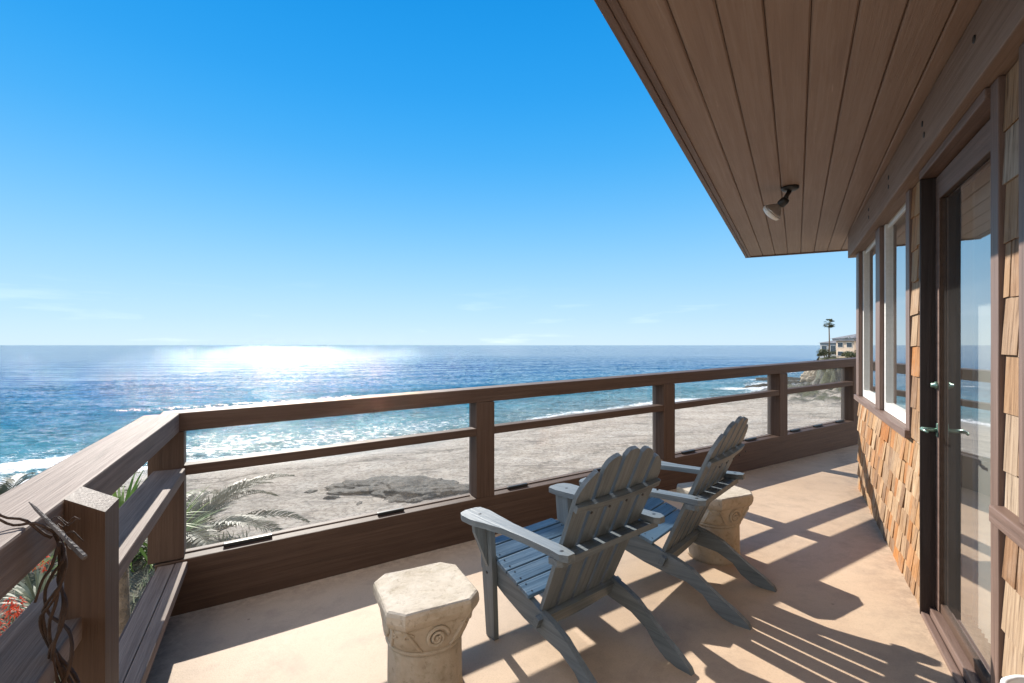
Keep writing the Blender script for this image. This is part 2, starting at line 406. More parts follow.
# ------------------------------------------------------------------ railings
SL = .0273                                     # the front railing climbs a little to the right
def FP(t, o=0, h=0): p = CRN + FR*t + FN*o; return V3(p.x, p.y, h + SL*t)
T1 = 8.7
fr = thing('deck_railing', 'long brown wooden railing with glass panels along the front of the deck, facing the sea', 'railing', tuple(FP(3.5)))
y = lambda o: o
board('kerb', FP(-.04), FP(T1), 0, .15, -.28, .282, M['rail'], fr, .006)
board('mid_rail', FP(.079), FP(T1), 0.003, .085, .716, .769, M['rail'], fr)
board('top_rail', FP(.0), FP(T1), 0, .15, .949, 1.045, M['rail'], fr, .006)
PT = [1.832, 3.665, 5.403, 6.93, 8.5]
for i, t in enumerate(PT):
    p = FP(t); h = SL*t
    board('post', p + V3(0, 0, .28), p + V3(0, 0, .9495), -.07, .07, -.002, .10, M['rail'], fr, .004, up=tuple(FN))
    # weathered doubling board on the seaward side
    board('backing_post', p + FN*.102 + V3(0, 0, .284), p + FN*.102 + V3(0, 0, .98), -.06, .058, 0, .045, M['rail_weathered'], fr, .003, up=tuple(FN))
def pane_box(lo, hi):
    bm = bmesh.new(); add_box(bm, lo, hi); return bm
ends = [.08] + PT
for i in range(len(PT)):
    t0 = ends[i] + (.075 if i else 0); t1 = ends[i+1] - .075
    mw = frame_m(FP(t0, .1), FP(t1, .1)); ln = (FP(t1)-FP(t0)).length
    bm = bmesh.new()
    q = [bm.verts.new(c) for c in ((0, 0, .287), (ln, 0, .287), (ln, 0, .946), (0, 0, .946))]; bm.faces.new(q)
    obj('glass_panel', bm, M['rail_glass'], fr, mw)
    # glazing stop on the kerb and dark drain blocks
    board('glazing_stop', FP(t0, .082), FP(t1, .082), 0, .012, .2825, .289, M['rail_weathered'], fr, .001, segs=6)
    npos = (.18, 1.02) if i == 0 else ((.14, .95, 1.45) if i == 1 else (.16, .62, 1.1))
    for a in npos:
        L_ = .24 if (i == 0 and a == .18) else .17
        if t0 + a + L_ < t1:
            board('drain_block', FP(t0+a, .045), FP(t0+a+L_, .045), 0, .022, .284, .303, M['black_metal'], fr, .003, segs=0)
# corner post, flush with the rails on the deck side
board('post', FP(0, 0, .29), FP(0, 0, .9485), -.077, .077, -.003, .13, M['rail'], fr, .004, up=tuple(FN))

def LP(q, o=0, h=0): p = CRN - LF*q + LN*o; return V3(p.x, p.y, h)
lr = thing('deck_railing', 'weathered brown wooden railing running along the left side of the deck beside the twisted vine', 'railing', tuple(LP(1.5)))
Q1 = 4.6
# boards run from near to far; their y axis points to the left (outwards)
board('top_rail', LP(Q1), LP(.0), -.057, .094, .949, 1.045, M['rail_weathered'], lr, .006, amp=.002)
board('mid_rail', LP(Q1), LP(.045), -.09, .045, .716, .769, M['rail_weathered'], lr, .005)
board('kerb', LP(Q1), LP(.02), .0, .06, -.28, .235, M['rail'], lr, .005)
board('kerb_cap', LP(Q1), LP(.03), -.097, -.046, .238, .284, M['rail_weathered'], lr, .004)
board('kerb_cap', LP(Q1), LP(.03), -.043, .03, .238, .281, M['rail_weathered'], lr, .004)
for q in (2.9, 4.4):
    board('post', LP(q, .03, .05), LP(q, .03, .949), -.07, .07, -.05, .05, M['rail'], lr, .004, up=tuple(LN))
# stout post standing inside the left rail, its top sloping a little inwards
np_ = LP(1.497, -.094)
newel = thing('newel_post', 'thick square brown post with sloping top inside the left railing, wrapped by a vine', 'post', tuple(np_))
bm = bmesh.new()
NPW = LP(1.554, -.058)
def NC(q, o): p = NPW + LF*q - LN*o; return (p.x, p.y)
cs_ = [NC(0, 0), NC(0, .074), NC(.114, .074), NC(.114, 0)]
lo_ = [bm.verts.new((x-np_.x, y_-np_.y, 0)) for x, y_ in cs_]; hi_ = [bm.verts.new((x-np_.x, y_-np_.y, z)) for (x, y_), z in zip(cs_, (1.047, 1.006, 1.006, 1.047))]
bm.faces.new(lo_[::-1]); bm.faces.new(hi_)
for i in range(4): bm.faces.new((lo_[i], lo_[(i+1) % 4], hi_[(i+1) % 4], hi_[i]))
bevel_all(bm, .004, 2, 30)
rx = Matrix(((0, 0, 1, 0), (0, 1, 0, 0), (-1, 0, 0, 0), (0, 0, 0, 1)))
bm.transform(rx)                         # x axis of the mesh runs up the post, so the grain does too
obj('shaft', bm, M['rail'], newel, Matrix.Translation(np_) @ rx.inverted())

# ------------------------------------------------------------------ house
hs = thing('beach_house', 'cedar shingled house with white windows, glass door and deep brown eave', 'house', tuple(W(3, 1.5, 0)[:2]) + (0,))
MW = frame_m(V3(0, 0, 0), WD)           # local x along wall (away), local y = left (outwards); so into the house is -y
def HB(bm, s0, s1, d0, d1, z0, z1, bevel=0):
    """box in house frame: s, d in unscaled wall units; z in metres above datum"""
    add_box(bm, (s0*K, -d1*K, z0), (s1*K, -d0*K, z1), bevel)
def hz(dz): return EYE + dz*K
FLR = FLW - .03
BB = hz(.84); BT = hz(1.075); SOF = hz(1.072)
SE = 5.45                                        # far corner of the wall
SILL = hz(-.46)
S_M0, S_M1 = 4.23, 4.41                          # mullion between the windows
W1 = (4.41, 5.32); W2 = (3.39, 4.23); DR = (2.12, 3.0); W3 = (.55, 1.885)
SILL3 = hz(-.50)
bm = bmesh.new()
HB(bm, W2[0], SE, .605, .78, FLR-.5, SILL-.001)              # under the windows
HB(bm, W1[1], SE, .605, .78, SILL, BB)
HB(bm, S_M0+.03, S_M1-.03, .63, .78, SILL, BB)
HB(bm, DR[1], W2[0], .605, .78, FLR-.5, BB)
HB(bm, W3[1], DR[0], .605, .78, FLR-.5, BB)
HB(bm, -2.5, W3[1], .605, .78, FLR-.5, SILL3-.001)
HB(bm, -2.5, W3[0], .605, .78, SILL3, BB)
HB(bm, -2.5, SE, .62, .78, BB+.001, SOF+.2)
HB(bm, SE-.15, SE, .781, 5.0, -3.5, SOF+.2)               # end wall facing away
HB(bm, -2.5, -2.35, .781, 5.0, -3.5, SOF+.2)
HB(bm, -2.5, SE, 5.001, 5.15, -3.5, SOF+.2)
obj('wall', bm, M['plaster'], hs, MW)
bm = bmesh.new(); HB(bm, -2.34, SE-.16, .785, 4.99, -.1, FLR+.06); obj('interior_floor', bm, M['interior_floor'], hs, MW)
bm = bmesh.new(); HB(bm, -2.34, SE-.16, .785, 4.99, SOF-.12, SOF-.02); obj('ceiling', bm, M['plaster'], hs, MW)

# shingles
def shingles(s0, s1, z0, z1, mat, d=.60, expo=.142, wr=(.09, .2), seed=1, tbr=(.010, .016)):
    rnd = random.Random(seed); bm = bmesh.new(); row = 0
    z = z0
    nrow = max(1, round((z1-z0)/expo)); ex = (z1-z0)/nrow
    for r in range(nrow):
        zb = z0 + r*ex; s = s0 - rnd.random()*.08
        while s < s1 - .01:
            w = rnd.uniform(*wr); a = max(s, s0); b2 = min(s+w, s1)
            if s1 - b2 < .05: b2 = s1
            s = b2 if b2 == s1 else s + w
            if b2 - a < .015: continue
            g = rnd.uniform(.0015, .0045); jb = rnd.uniform(-.007, .007); tb = rnd.uniform(*tbr); yy = -d*K
            x0, x1 = a*K+g, b2*K-g
            top = min(zb+ex*1.18, z1)
            vv = [(x0, yy+tb, zb+jb), (x1, yy+tb, zb+jb+rnd.uniform(-.004, .004)), (x1, yy+.005, top), (x0, yy+.005, top),
                  (x0, yy+.001, zb+jb), (x1, yy+.001, zb+jb), (x1, yy+.0012, top), (x0, yy+.0012, top)]
            q = [bm.verts.new(c) for c in vv]
            for f in ((0, 1, 2, 3), (0, 4, 5, 1), (0, 3, 7, 4), (1, 5, 6, 2), (3, 2, 6, 7)): bm.faces.new([q[i] for i in f])
    return bm
obj('shingle_cladding', shingles(3.05, SE-.01, FLR, SILL-.045, M['shingle'], seed=3, wr=(.055, .15), tbr=(.016, .027)), M['shingle'], hs, MW)
obj('shingle_cladding', shingles(3.05, 3.30, SILL-.04, BB-.004, M['shingle'], seed=5, wr=(.10, .17), expo=.15), M['shingle'], hs, MW)
obj('shingle_cladding', shingles(W3[1]+.001, 2.05, SILL3-.05, BB-.004, M['shingle_grey'], seed=8, wr=(.12, .2), expo=.16), M['shingle_grey'], hs, MW)
obj('shingle_cladding', shingles(-2.4, 2.05, FLR, SILL3-.06, M['shingle_grey'], seed=9, wr=(.10, .2), expo=.15), M['shingle_grey'], hs, MW)

def hboard(name, s0, s1, d0, d1, z0, z1, mat, parent=None, bevel=.004, segs=8, vertical=False):
    par = parent or hs
    if vertical:
        p0 = WD*(s0*K) + WN*(d0*K); ln = z1-z0
        # x axis up, y axis along wall, z axis into the house
        mw = Matrix(((0, WD.x, WN.x, p0.x), (0, WD.y, WN.y, p0.y), (1, 0, 0, z0), (0, 0, 0, 1)))
        bm = bmesh.new(); add_box(bm, (0, 0, 0), (ln, (s1-s0)*K, (d1-d0)*K), bevel)
    else:
        p0 = WD*(s0*K) + WN*(d1*K); mw = frame_m(V3(p0.x, p0.y, z0), V3(p0.x, p0.y, z0)+WD)
        ln = (s1-s0)*K; bm = bmesh.new(); add_box(bm, (0, 0, 0), (ln, (d1-d0)*K, z1-z0), bevel)
    if segs:
        for i in range(1, segs):
            bmesh.ops.bisect_plane(bm, geom=bm.verts[:]+bm.edges[:]+bm.faces[:], plane_co=(ln*i/segs, 0, 0), plane_no=(1, 0, 0))
        wobble(bm, .0012, 2.3, random.random()*50)
    return obj(name, bm, mat, par, mw)
# header beam with bolt holes
beam = hboard('header_beam', -2.5, 5.66, .53, .619, BB, SOF-.003, M['beam'], bevel=.006, segs=20)
for s, dz in ((4.32, .985), (4.32, .93), (3.55, .985), (3.55, .93), (2.75, .98), (2.72, .92), (2.08, .985)):
    bm = bmesh.new(); p = W(s, .5285, dz)
    add_lathe(bm, ((.012, -.004), (.013, .0), (.010, .002), (.006, .001), (.001, .001)), 12)
    mw = Matrix.Translation(p) @ V3(-WN.x, -WN.y).to_track_quat('Z', 'Y').to_matrix().to_4x4()
    obj('bolt', bm, M['black_metal'], beam, mw, True)
# corner board, mullion, window sills, casings
hboard('corner_board', 5.30, SE+.02, .575, .605, SILL+.001, BB-.001, M['trim'], vertical=True)
hboard('mullion', S_M0, S_M1, .580, .63, SILL+.001, BB-.001, M['trim'], vertical=True)
hboard('window_casing', 3.30, 3.39, .580, .604, SILL+.001, BB-.001, M['trim'], vertical=True)
hboard('window_sill', 3.30, SE+.04, .560, .66, SILL-.042, SILL, M['trim'])
hboard('window_casing', W3[1]-.13, W3[1], .572, .604, SILL3+.001, BB-.001, M['trim'], vertical=True)
hboard('window_casing', W3[0], W3[0]+.11, .575, .604, SILL3+.001, BB-.001, M['trim'], vertical=True)
hboard('window_sill', W3[0]-.05, 2.05, .555, .66, SILL3-.05, SILL3, M['trim'])
def window(s0, s1, z0, z1, dg=.628, fw=.05):
    # sash frame lining the opening, pane as a child
    bm = bmesh.new()
    HB(bm, s0, s0+fw, .606, dg+.03, z0, z1, .002); HB(bm, s1-fw, s1, .606, dg+.03, z0, z1, .002)
    HB(bm, s0+fw, s1-fw, .606, dg+.03, z0, z0+.055, .002); HB(bm, s0+fw, s1-fw, .622, dg+.03, z1-.03, z1, .002)
    # interior stool and muntin of the inner sash
    HB(bm, s0+.09, s1-.02, dg+.035, dg+.10, z0+.01, z0+.05, .002)
    f = obj('window', bm, M['sash'], hs, MW)
    bm = bmesh.new(); q = [bm.verts.new(c) for c in ((s0*K+.02, -dg*K, z0+.03), (s1*K-.02, -dg*K, z0+.03), (s1*K-.02, -dg*K, z1-.01), (s0*K+.02, -dg*K, z1-.01))]
    bm.faces.new(q); obj('pane', bm, M['pane'], f, MW)
    return f
window(W1[0]+.002, W1[1]-.022, SILL+.002, BB-.002)
window(W2[0]+.002, W2[1]-.002, SILL+.002, BB-.002)
window(W3[0]+.002, W3[1]-.002, SILL3+.002, BB-.002)
# pale inner blinds folded at the far side of each opening
for s0, s1, dc in ((4.95, 5.25, .72), (3.90, 4.17, .72), (2.66, 2.93, .74)):
    bm = bmesh.new(); n = 14; prev = None
    for i in range(n+1):
        s = s0 + (s1-s0)*i/n; dd = dc + (.024 if i % 2 else 0)
        a = bm.verts.new((s*K, -dd*K, FLR+.08)); b2 = bm.verts.new((s*K, -dd*K, BB-.02))
        if prev: bm.faces.new((prev[0], a, b2, prev[1]))
        prev = (a, b2)
    obj('curtain', bm, M['curtain'], hs, MW, True)
# door: casing, jambs, leaf
DT = hz(.80); TH = FLR + .03
hboard('door_casing', DR[1]+.001, DR[1]+.048, .584, .604, FLR, BB-.001, M['trim'], vertical=True)
hboard('door_casing', DR[0]-.068, DR[0]-.001, .578, .604, FLR, BB-.001, M['trim'], vertical=True)
hboard('door_head', DR[0], DR[1], .565, .70, DT, BB-.002, M['trim'])
hboard('door_jamb', DR[1]-.012, DR[1], .566, .72, TH, DT-.001, M['jamb_shade'], vertical=True)
hboard('door_jamb', DR[0], DR[0]+.012, .59, .72, TH, DT-.001, M['trim'], vertical=True)
hboard('threshold', DR[0]-.02, DR[1]+.01, .570, .598, FLR-.05, FLR+.045, M['trim'])
hboard('threshold', DR[0]+.013, DR[1]-.013, .600, .76, FLR-.05, FLR+.075, M['trim'])
door = None
bm = bmesh.new(); d0, d1 = .630, .685
s0, s1, zz0, zz1 = DR[0]+.016, DR[1]-.016, FLR+.08, DT-.008
HB(bm, s0, s0+.08, d0, d1, zz0, zz1, .003); HB(bm, s1-.05, s1, d0, d1, zz0, zz1, .003)
HB(bm, s0+.08, s1-.05, d0, d1, zz1-.10, zz1, .003); HB(bm, s0+.08, s1-.05, d0, d1, zz0, zz0+.04, .003)
door = obj('door', bm, M['rail'], hs, MW)
bm = bmesh.new(); HB(bm, s1-.052, s1+.001, d0-.006, d0-.0008, zz0, zz1, .001); HB(bm, s0, s1-.054, d0-.006, d0-.0008, zz1-.104, zz1, .001)
obj('door_frame_face', bm, M['trim'], door, MW)
dg = .641
bm = bmesh.new(); q = [bm.verts.new(c) for c in (((s0+.075)*K, -dg*K, zz0+.03), ((s1-.045)*K, -dg*K, zz0+.03), ((s1-.045)*K, -dg*K, zz1-.09), ((s0+.075)*K, -dg*K, zz1-.09))]
bm.faces.new(q); obj('pane', bm, M['pane'], door, MW)
# lever handle and latch on the far stile
hx = (s1-.028)*K
bm = bmesh.new(); zc = hz(-.40)
add_tube(bm, [(hx, -d0*K+.004, zc), (hx, -d0*K+.062, zc)], .009, 10)
add_tube(bm, [(hx, -d0*K+.06, zc), (hx+.02, -d0*K+.066, zc+.002), (hx-.10, -d0*K+.064, zc)][:1] + [(hx-.04, -d0*K+.060, zc+.001), (hx-.08, -d0*K+.056, zc-.001)], [.008, .0065, .005], 10)
add_box(bm, (hx-.013, -d0*K+.004, zc-.03), (hx+.013, -d0*K+.010, zc+.03), .003)
obj('door_handle', bm, M['brass'], door, MW, True)
bm = bmesh.new(); zc = hz(-.19)
add_lathe(bm, ((.017, 0), (.017, .010), (.011, .013), (.009, .024)), 14, Matrix.Translation((hx, -d0*K+.004, zc)) @ Matrix.Rotation(R(-90), 4, 'X'))
obj('deadbolt', bm, M['brass'], door, MW, True)
# interior shelf seen through the door
bm = bmesh.new()
for zz in (.45, .85, 1.25): HB(bm, 3.4, 4.6, 2.9, 3.3, zz, zz+.03, .002)
HB(bm, 3.36, 3.4, 2.9, 3.3, FLR+.06, 1.7, .002); HB(bm, 4.6, 4.64, 2.9, 3.3, FLR+.06, 1.7, .002)
single('bookshelf', bm, M['sash'], 'pale open shelf unit inside the room behind the glass door', 'shelf', mw=MW)

# eave: soffit boards, fascia, roof
fa = V3(0, 0)
def SP(px, py): Y = 480*(SOF-EYE)/(345-py); return V3((px-512)/480*Y, Y, SOF)
E_far = SP(748, 256.5); E_near = SP(609, 4); E_end = SP(847, 249.5)
ed = (E_far-E_near).normalized(); E_back = E_near - ed*4.2
en = (E_end-E_far).normalized(); E_in = E_far + en*6.2
bd = V3(*(ed.x, ed.y)); bnrm = V3(bd.y, -bd.x)
bm = bmesh.new()
ww = .1235; off0 = .150; gap = .0014
# the first board is wider, each board a box with eased edges running along the eave
edges = [0.0, off0] + [off0 + ww*i for i in range(1, 12)]
endn = V3(-en.y, en.x)
LB = bmesh.new()
for i in range(len(edges)-1):
    a, b2 = edges[i]+gap, edges[i+1]-gap
    pa = E_far + en*(a/en.dot(bnrm)); pb = E_far + en*(b2/en.dot(bnrm))
    qa = pa - bd*10.2; qb = pb - bd*10.2
    vs2 = []
    for zz, ins in ((SOF+.02, 0), (SOF+.005, 0), (SOF, .005)):
        vs2.append([(pa + bnrm*ins - bd*.002), (pb - bnrm*ins - bd*.002), (qb - bnrm*ins), (qa + bnrm*ins)])
        vs2[-1] = [LB.verts.new((p.x, p.y, zz)) for p in vs2[-1]]
    for k in range(2):
        for j in range(4): LB.faces.new((vs2[k][j], vs2[k][(j+1) % 4], vs2[k+1][(j+1) % 4], vs2[k+1][j]))
    LB.faces.new(vs2[2]); LB.faces.new(vs2[0][::-1])
sm = frame_m(E_far - bd*5, E_far)
LB.transform(sm.inverted())
eave = obj('soffit', LB, M['soffit'], hs, sm)
bm = bmesh.new()
c4 = [E_far - V3(0, 0, 0), E_in, E_in - bd*10.2, E_far - bd*10.2]
add_prism(bm, [(p.x, p.y) for p in c4], SOF+.012, SOF+.15)
obj('roof', bm, M['roofing'], hs)
board('fascia', E_far - bd*10.2, E_far + bd*.03, 0, .028, -.012, .19, M['trim'], hs, .004)
board('fascia', E_far - bnrm*.03+bd*.001, E_in, 0.002, .028, -.012, .19, M['trim'], hs, .004)
board('soffit_trim', E_far - bd*10.2, E_far, -.028, -.001, -.008, .012, M['trim'], hs, .002)

# ------------------------------------------------------------------ floodlight under the eave
def flood():
    b0 = SP(790, 187)
    t = thing('floodlight', 'single outdoor flood lamp with a white bulb on a black mount under the brown eave', 'lamp', (b0.x, b0.y, SOF))
    bm = bmesh.new(); add_lathe(bm, ((.052, 0), (.052, -.012), (.040, -.022), (.015, -.026)), 20, Matrix.Translation(b0)); obj('mount_plate', bm, M['black_metal'], t, smooth=True)
    def at(px, py, Y): return V3((px-512)/480*Y, Y, EYE-(py-345)/480*Y)
    Y = b0.y
    j0 = b0 + V3(-.005, 0, -.03); j1 = at(786, 197, Y-.02); c0 = at(786.5, 199, Y-.02); c1 = at(780.0, 205.0, Y+.012)
    bm = bmesh.new(); add_tube(bm, [b0 - V3(0, 0, .02), j0, j1, c0], [.012, .014, .013, .014], 10); obj('swivel_arm', bm, M['black_metal'], t, smooth=True)
    ax = (c1-c0).normalized(); 
    bm = bmesh.new(); add_tube(bm, [c0 - ax*.005, c0 + ax*.01, c1 - ax*.005, c1], [.018, .027, .027, .022], 16); obj('socket', bm, M['black_metal'], t, smooth=True)
    mw = Matrix.Translation(c1) @ ax.to_track_quat('Z', 'Y').to_matrix().to_4x4()
    bm = bmesh.new(); add_lathe(bm, ((.018, -.004), (.022, .008), (.036, .022), (.052, .042), (.062, .056)), 24); bulb = obj('bulb', bm, M['bulb_side'], t, mw, True)
    bm = bmesh.new(); add_lathe(bm, ((.0625, .055), (.065, .062), (.062, .078), (.040, .087), (.008, .090)), 24); obj('lens', bm, M['bulb'], bulb, mw, True)
flood()

# ------------------------------------------------------------------ adirondack chairs
def make_chair(label):
    t = thing('adirondack_chair', label, 'chair', (0, 0, 0), 0, 'adirondack chairs facing the sea on the deck')
    I = Matrix.Identity(4)
    def part(name, bm, mat, mw=I, parent=None, smooth=False): return obj(name, bm, mat, parent or t, mw, smooth)
    def plank(outline, th, mw, bev=.003):
        """outline in (x,y), thickness along z from 0 to th, x along the grain"""
        bm = bmesh.new(); add_prism(bm, outline, 0, th); bevel_all(bm, bev, 2, 40); return bm, mw
    # stringers (seat rail + back leg in one curved board); outline in (y, z) turned to stand up
    def yz(x): # maps plank (x,y,z) -> (x0+z, X, Y)
        return Matrix(((0, 0, 1, x), (1, 0, 0, 0), (0, 1, 0, 0), (0, 0, 0, 1)))
    top = [(.30, .372), (.25, .380), (.12, .335), (-.02, .285), (-.10, .255), (-.18, .232), (-.255, .200), (-.33, .142), (-.40, .092), (-.455, .058), (-.50, .022), (-.51, 0)]
    bot = [(-.44, 0), (-.39, .012), (-.34, .045), (-.30, .095), (-.22, .135), (-.12, .15), (0, .175), (.14, .22), (.24, .262), (.29, .285)]
    for sx in (-.225, .200):
        bm, mw = plank([(y_, z_) for y_, z_ in top + bot], .025, yz(sx)); part('side_rail', bm, M['chair'], mw)
    # front legs with arm brackets
    for s in (-1, 1):
        x0 = .228 if s > 0 else -.253
        mw = Matrix(((0, 0, 1, x0), (0, 1, 0, .185), (1, 0, 0, 0), (0, 0, 0, 1)))
        bm, mw = plank([(0, .012), (0, .078), (.545, .09), (.545, 0), (.30, 0)], .025, mw); leg = part('leg', bm, M['chair'], mw)
        bx = .254 if s > 0 else -.254
        mw = Matrix(((0, s, 0, bx), (0, 0, 1, .215), (1, 0, 0, 0), (0, 0, 0, 1)))
        bm, mw = plank([(.545, 0), (.545, .062), (.50, .06), (.43, .035), (.36, .010), (.33, 0)], .024, mw); part('arm_bracket', bm, M['chair'], mw, leg)
        for zz in (.30, .34):
            b2 = bmesh.new(); add_lathe(b2, ((.007, 0), (.006, .003), (.001, .004)), 8, Matrix.Translation((x0+(.025 if s > 0 else 0), .23, zz)) @ Matrix.Rotation(R(90*s), 4, 'Y')); part('screw', b2, M['black_metal'], I, leg)
    # armrests: paddle shaped boards, wide in front, narrow behind
    out = [(.315, -.055), (.328, -.03), (.330, .02), (.315, .055), (.28, .070), (.20, .070), (.12, .05), (.02, .03), (-.12, .022), (-.27, .022), (-.33, .028), (-.362, .012),
           (-.362, -.022), (-.34, -.035), (-.18, -.036), (.03, -.040), (.15, -.052), (.25, -.062)]
    for s in (-1, 1):
        # paddle bulges outwards on its outer side
        mw = Matrix(((0, s, 0, s*.272), (1, 0, 0, 0), (0, 0, 1, .546), (0, 0, 0, 1)))
        bm, mw = plank(out, .026, mw, .005); arm = part('armrest', bm, M['chair'], mw)
        for yy_ in (-.315, .235):
            b2 = bmesh.new(); add_lathe(b2, ((.008, .5705), (.008, .5725), (.001, .573)), 10, Matrix.Translation((s*.272, yy_, 0))); part('screw', b2, M['black_metal'], I, arm)
    # seat slats following the rail tops
    prof = [(.385, .362), (.33, .386), (.25, .392), (.20, .373), (.12, .346), (.04, .318), (-.02, .297), (-.065, .282)]
    ys = [(.318, .248), (.242, .172), (.166, .096), (.090, .020), (.014, -.056)]
    def zt(yv):
        for (a, za), (b_, zb) in zip(prof[2:], prof[3:]):
            if yv <= a and yv >= b_: return za + (zb-za)*(a-yv)/(a-b_)
        return prof[2][1]+(yv-.3)*-.06 if yv > .3 else prof[-1][1]
    for i, (ya, yb) in enumerate(ys):
        za, zb = zt(ya), zt(yb); mid = V3(-.262, (ya+yb)/2, (za+zb)/2)
        yv = V3(0, ya-yb, za-zb); w = yv.length; yv.normalize(); xv = V3(1, 0, 0); zv = xv.cross(yv)
        mw = Matrix((xv, yv, zv)).transposed().to_4x4(); mw.translation = mid
        # the wide front slats are notched round nothing: plain boards between the legs
        x0, x1 = (.035, .489) if i < 2 else (.022, .502)
        bm = bmesh.new(); add_box(bm, (x0, -w/2, -.004), (x1, w/2, .014), .003); wobble(bm, .001, 5, i)
        sl = part('seat_slat', bm, M['chair_sky_tint'], mw)
        for xx in (.052, .475):
            for k in (-1, 1):
                b2 = bmesh.new(); add_lathe(b2, ((.004, .0135), (.004, .0150), (.0005, .0152)), 8, Matrix.Translation((xx, k*w*.28, 0)))
                part('screw', b2, M['black_metal'], mw, sl)
    # front apron under the first slat
    bm = bmesh.new(); add_box(bm, (-.227, .296, .285), (.227, .318, .368), .003); part('apron', bm, M['chair_sky_tint'])
    # fan back: five boards, wider at the top, leaning
    B0 = V3(0, -.070, .165); B1 = V3(0, -.455, .918)
    up = (B1-B0).normalized(); nrm = V3(1, 0, 0).cross(up)   # nrm points to front/up
    if nrm.y < 0: nrm = -nrm
    Ln = (B1-B0).length
    tops = [Ln-.155, Ln-.045, Ln, Ln-.045, Ln-.155]
    for i in range(5):
        k = i-2
        xb, xt = k*.088, k*.101; wb, wt_ = .0360, .0405
        h0 = .0; h1 = tops[i]
        # rounded / slanted top cut along one big arc
        pts = [(h0, xb-wb), (h0, xb+wb)]
        n = 7; arc = []
        rr_ = .275; zc = Ln-rr_+.004
        for j in range(n+1):
            xx = (xt+wt_) - 2*wt_*j/n
            hh = zc + math.sqrt(max(.001, rr_**2 - xx**2))*1.0
            # each board's own corner eased
            ea = abs(j-n/2)/(n/2); hh -= .022*ea**4
            arc.append((hh, xx))
        xs_ = lambda h: 1
        pts = [(h0, xb+wb)] + arc + [(h0, xb-wb)]
        mw = Matrix(((up.x, 1, nrm.x, B0.x), (up.y, 0, nrm.y, B0.y), (up.z, 0, nrm.z, B0.z), (0, 0, 0, 1)))
        bm, mw = plank(pts, .018, mw, .003)
        part('back_slat', bm, M['chair'], mw)
    def on_back(h, o): p = B0 + up*h + nrm*o; return p
    # lower cross rail between the arm ends (flat board, at arm level, behind the slats)
    harm = (.545-B0.z)/up.z; pb = on_back(harm, 0)
    n = 12; outl = [(-.30, pb.y-.068), (.30, pb.y-.068)] + [(.30-.60*j/n, pb.y-.006 - .0*(1-abs(2*j/n-1))) for j in range(n+1)]
    ol = [(-.298, pb.y-.05), (-.28, pb.y-.064), (.28, pb.y-.064), (.298, pb.y-.05), (.298, pb.y-.004), (-.298, pb.y-.004)]
    bm = bmesh.new(); add_prism(bm, ol, .519, .544); bevel_all(bm, .003, 2, 40); part('cross_rail', bm, M['chair'])
    # upper curved brace
    hu = Ln*.74; n = 14
    inner = []; outer = []
    for j in range(n+1):
        x = -.243+.486*j/n; cv = .0
        inner.append((x, -.002)); outer.append((x, -.018 - .012*(1-(x/.243)**2)))
    mw = Matrix(((1, nrm.x, up.x, 0), (0, nrm.y, up.y, 0), (0, nrm.z, up.z, 0), (0, 0, 0, 1))); mw.translation = on_back(hu, 0)
    bm = bmesh.new(); add_prism(bm, inner + outer[::-1], 0, .028); bevel_all(bm, .003, 2, 50); part('top_brace', bm, M['chair'], mw)
    for i in range(5):
        b2 = bmesh.new(); add_lathe(b2, ((.006, 0), (.005, .004), (.001, .005)), 8, Matrix.Translation(((i-2)*.097, -.043+.0*(i-2)**2, .014)) @ Matrix.Rotation(R(90), 4, 'X')); part('screw', b2, M['black_metal'], mw)
    # bottom rear rail, curved lower edge, hugging the slat feet
    inner = []; n = 14
    pts = [(-.25, .085)] + [(.25, .085)] + [(.25-.5*j/n, .085-.045 - .035*(1-(1-2*j/n)**2)) for j in range(n+1)]
    mw = Matrix(((1, up.x, nrm.x, 0), (0, up.y, nrm.y, 0), (0, up.z, nrm.z, 0), (0, 0, 0, 1))); mw.translation = on_back(.0, -.026)
    bm = bmesh.new(); add_prism(bm, pts, 0, .025); bevel_all(bm, .003, 2, 50); part('rear_rail', bm, M['chair'], mw)
    return t
def floor_tilt(x, y_):
    e = .15; return (floor_z(x+e, y_)-floor_z(x-e, y_))/(2*e), (floor_z(x, y_+e)-floor_z(x, y_-e))/(2*e)
def place(o, x, y_, az):
    gx, gy = floor_tilt(x, y_); nrm = V3(-gx, -gy, 1).normalized()
    f = V3(math.sin(az), math.cos(az), 0); f = (f - nrm*f.dot(nrm)).normalized(); r = f.cross(nrm)
    m4 = Matrix((r, f, nrm)).transposed().to_4x4(); m4.translation = (x, y_, floor_z(x, y_)+.003); o.matrix_basis = m4
def dup(root):
    r = root.copy(); C.objects.link(r)
    for ch in list(root.children):
        c = ch.copy(); C.objects.link(c); c.parent = r
        for g in ch.children:
            d = g.copy(); C.objects.link(d); d.parent = c
    return r
ch1 = make_chair('nearer blue-grey adirondack chair beside the stone pedestal at the bottom of the photo')
ch2 = dup(ch1); ch2['label'] = 'farther blue-grey adirondack chair hiding the second stone pedestal'
place(ch1, .240, 2.175, R(-36.9))
place(ch2, .85, 2.67, R(-47.5))

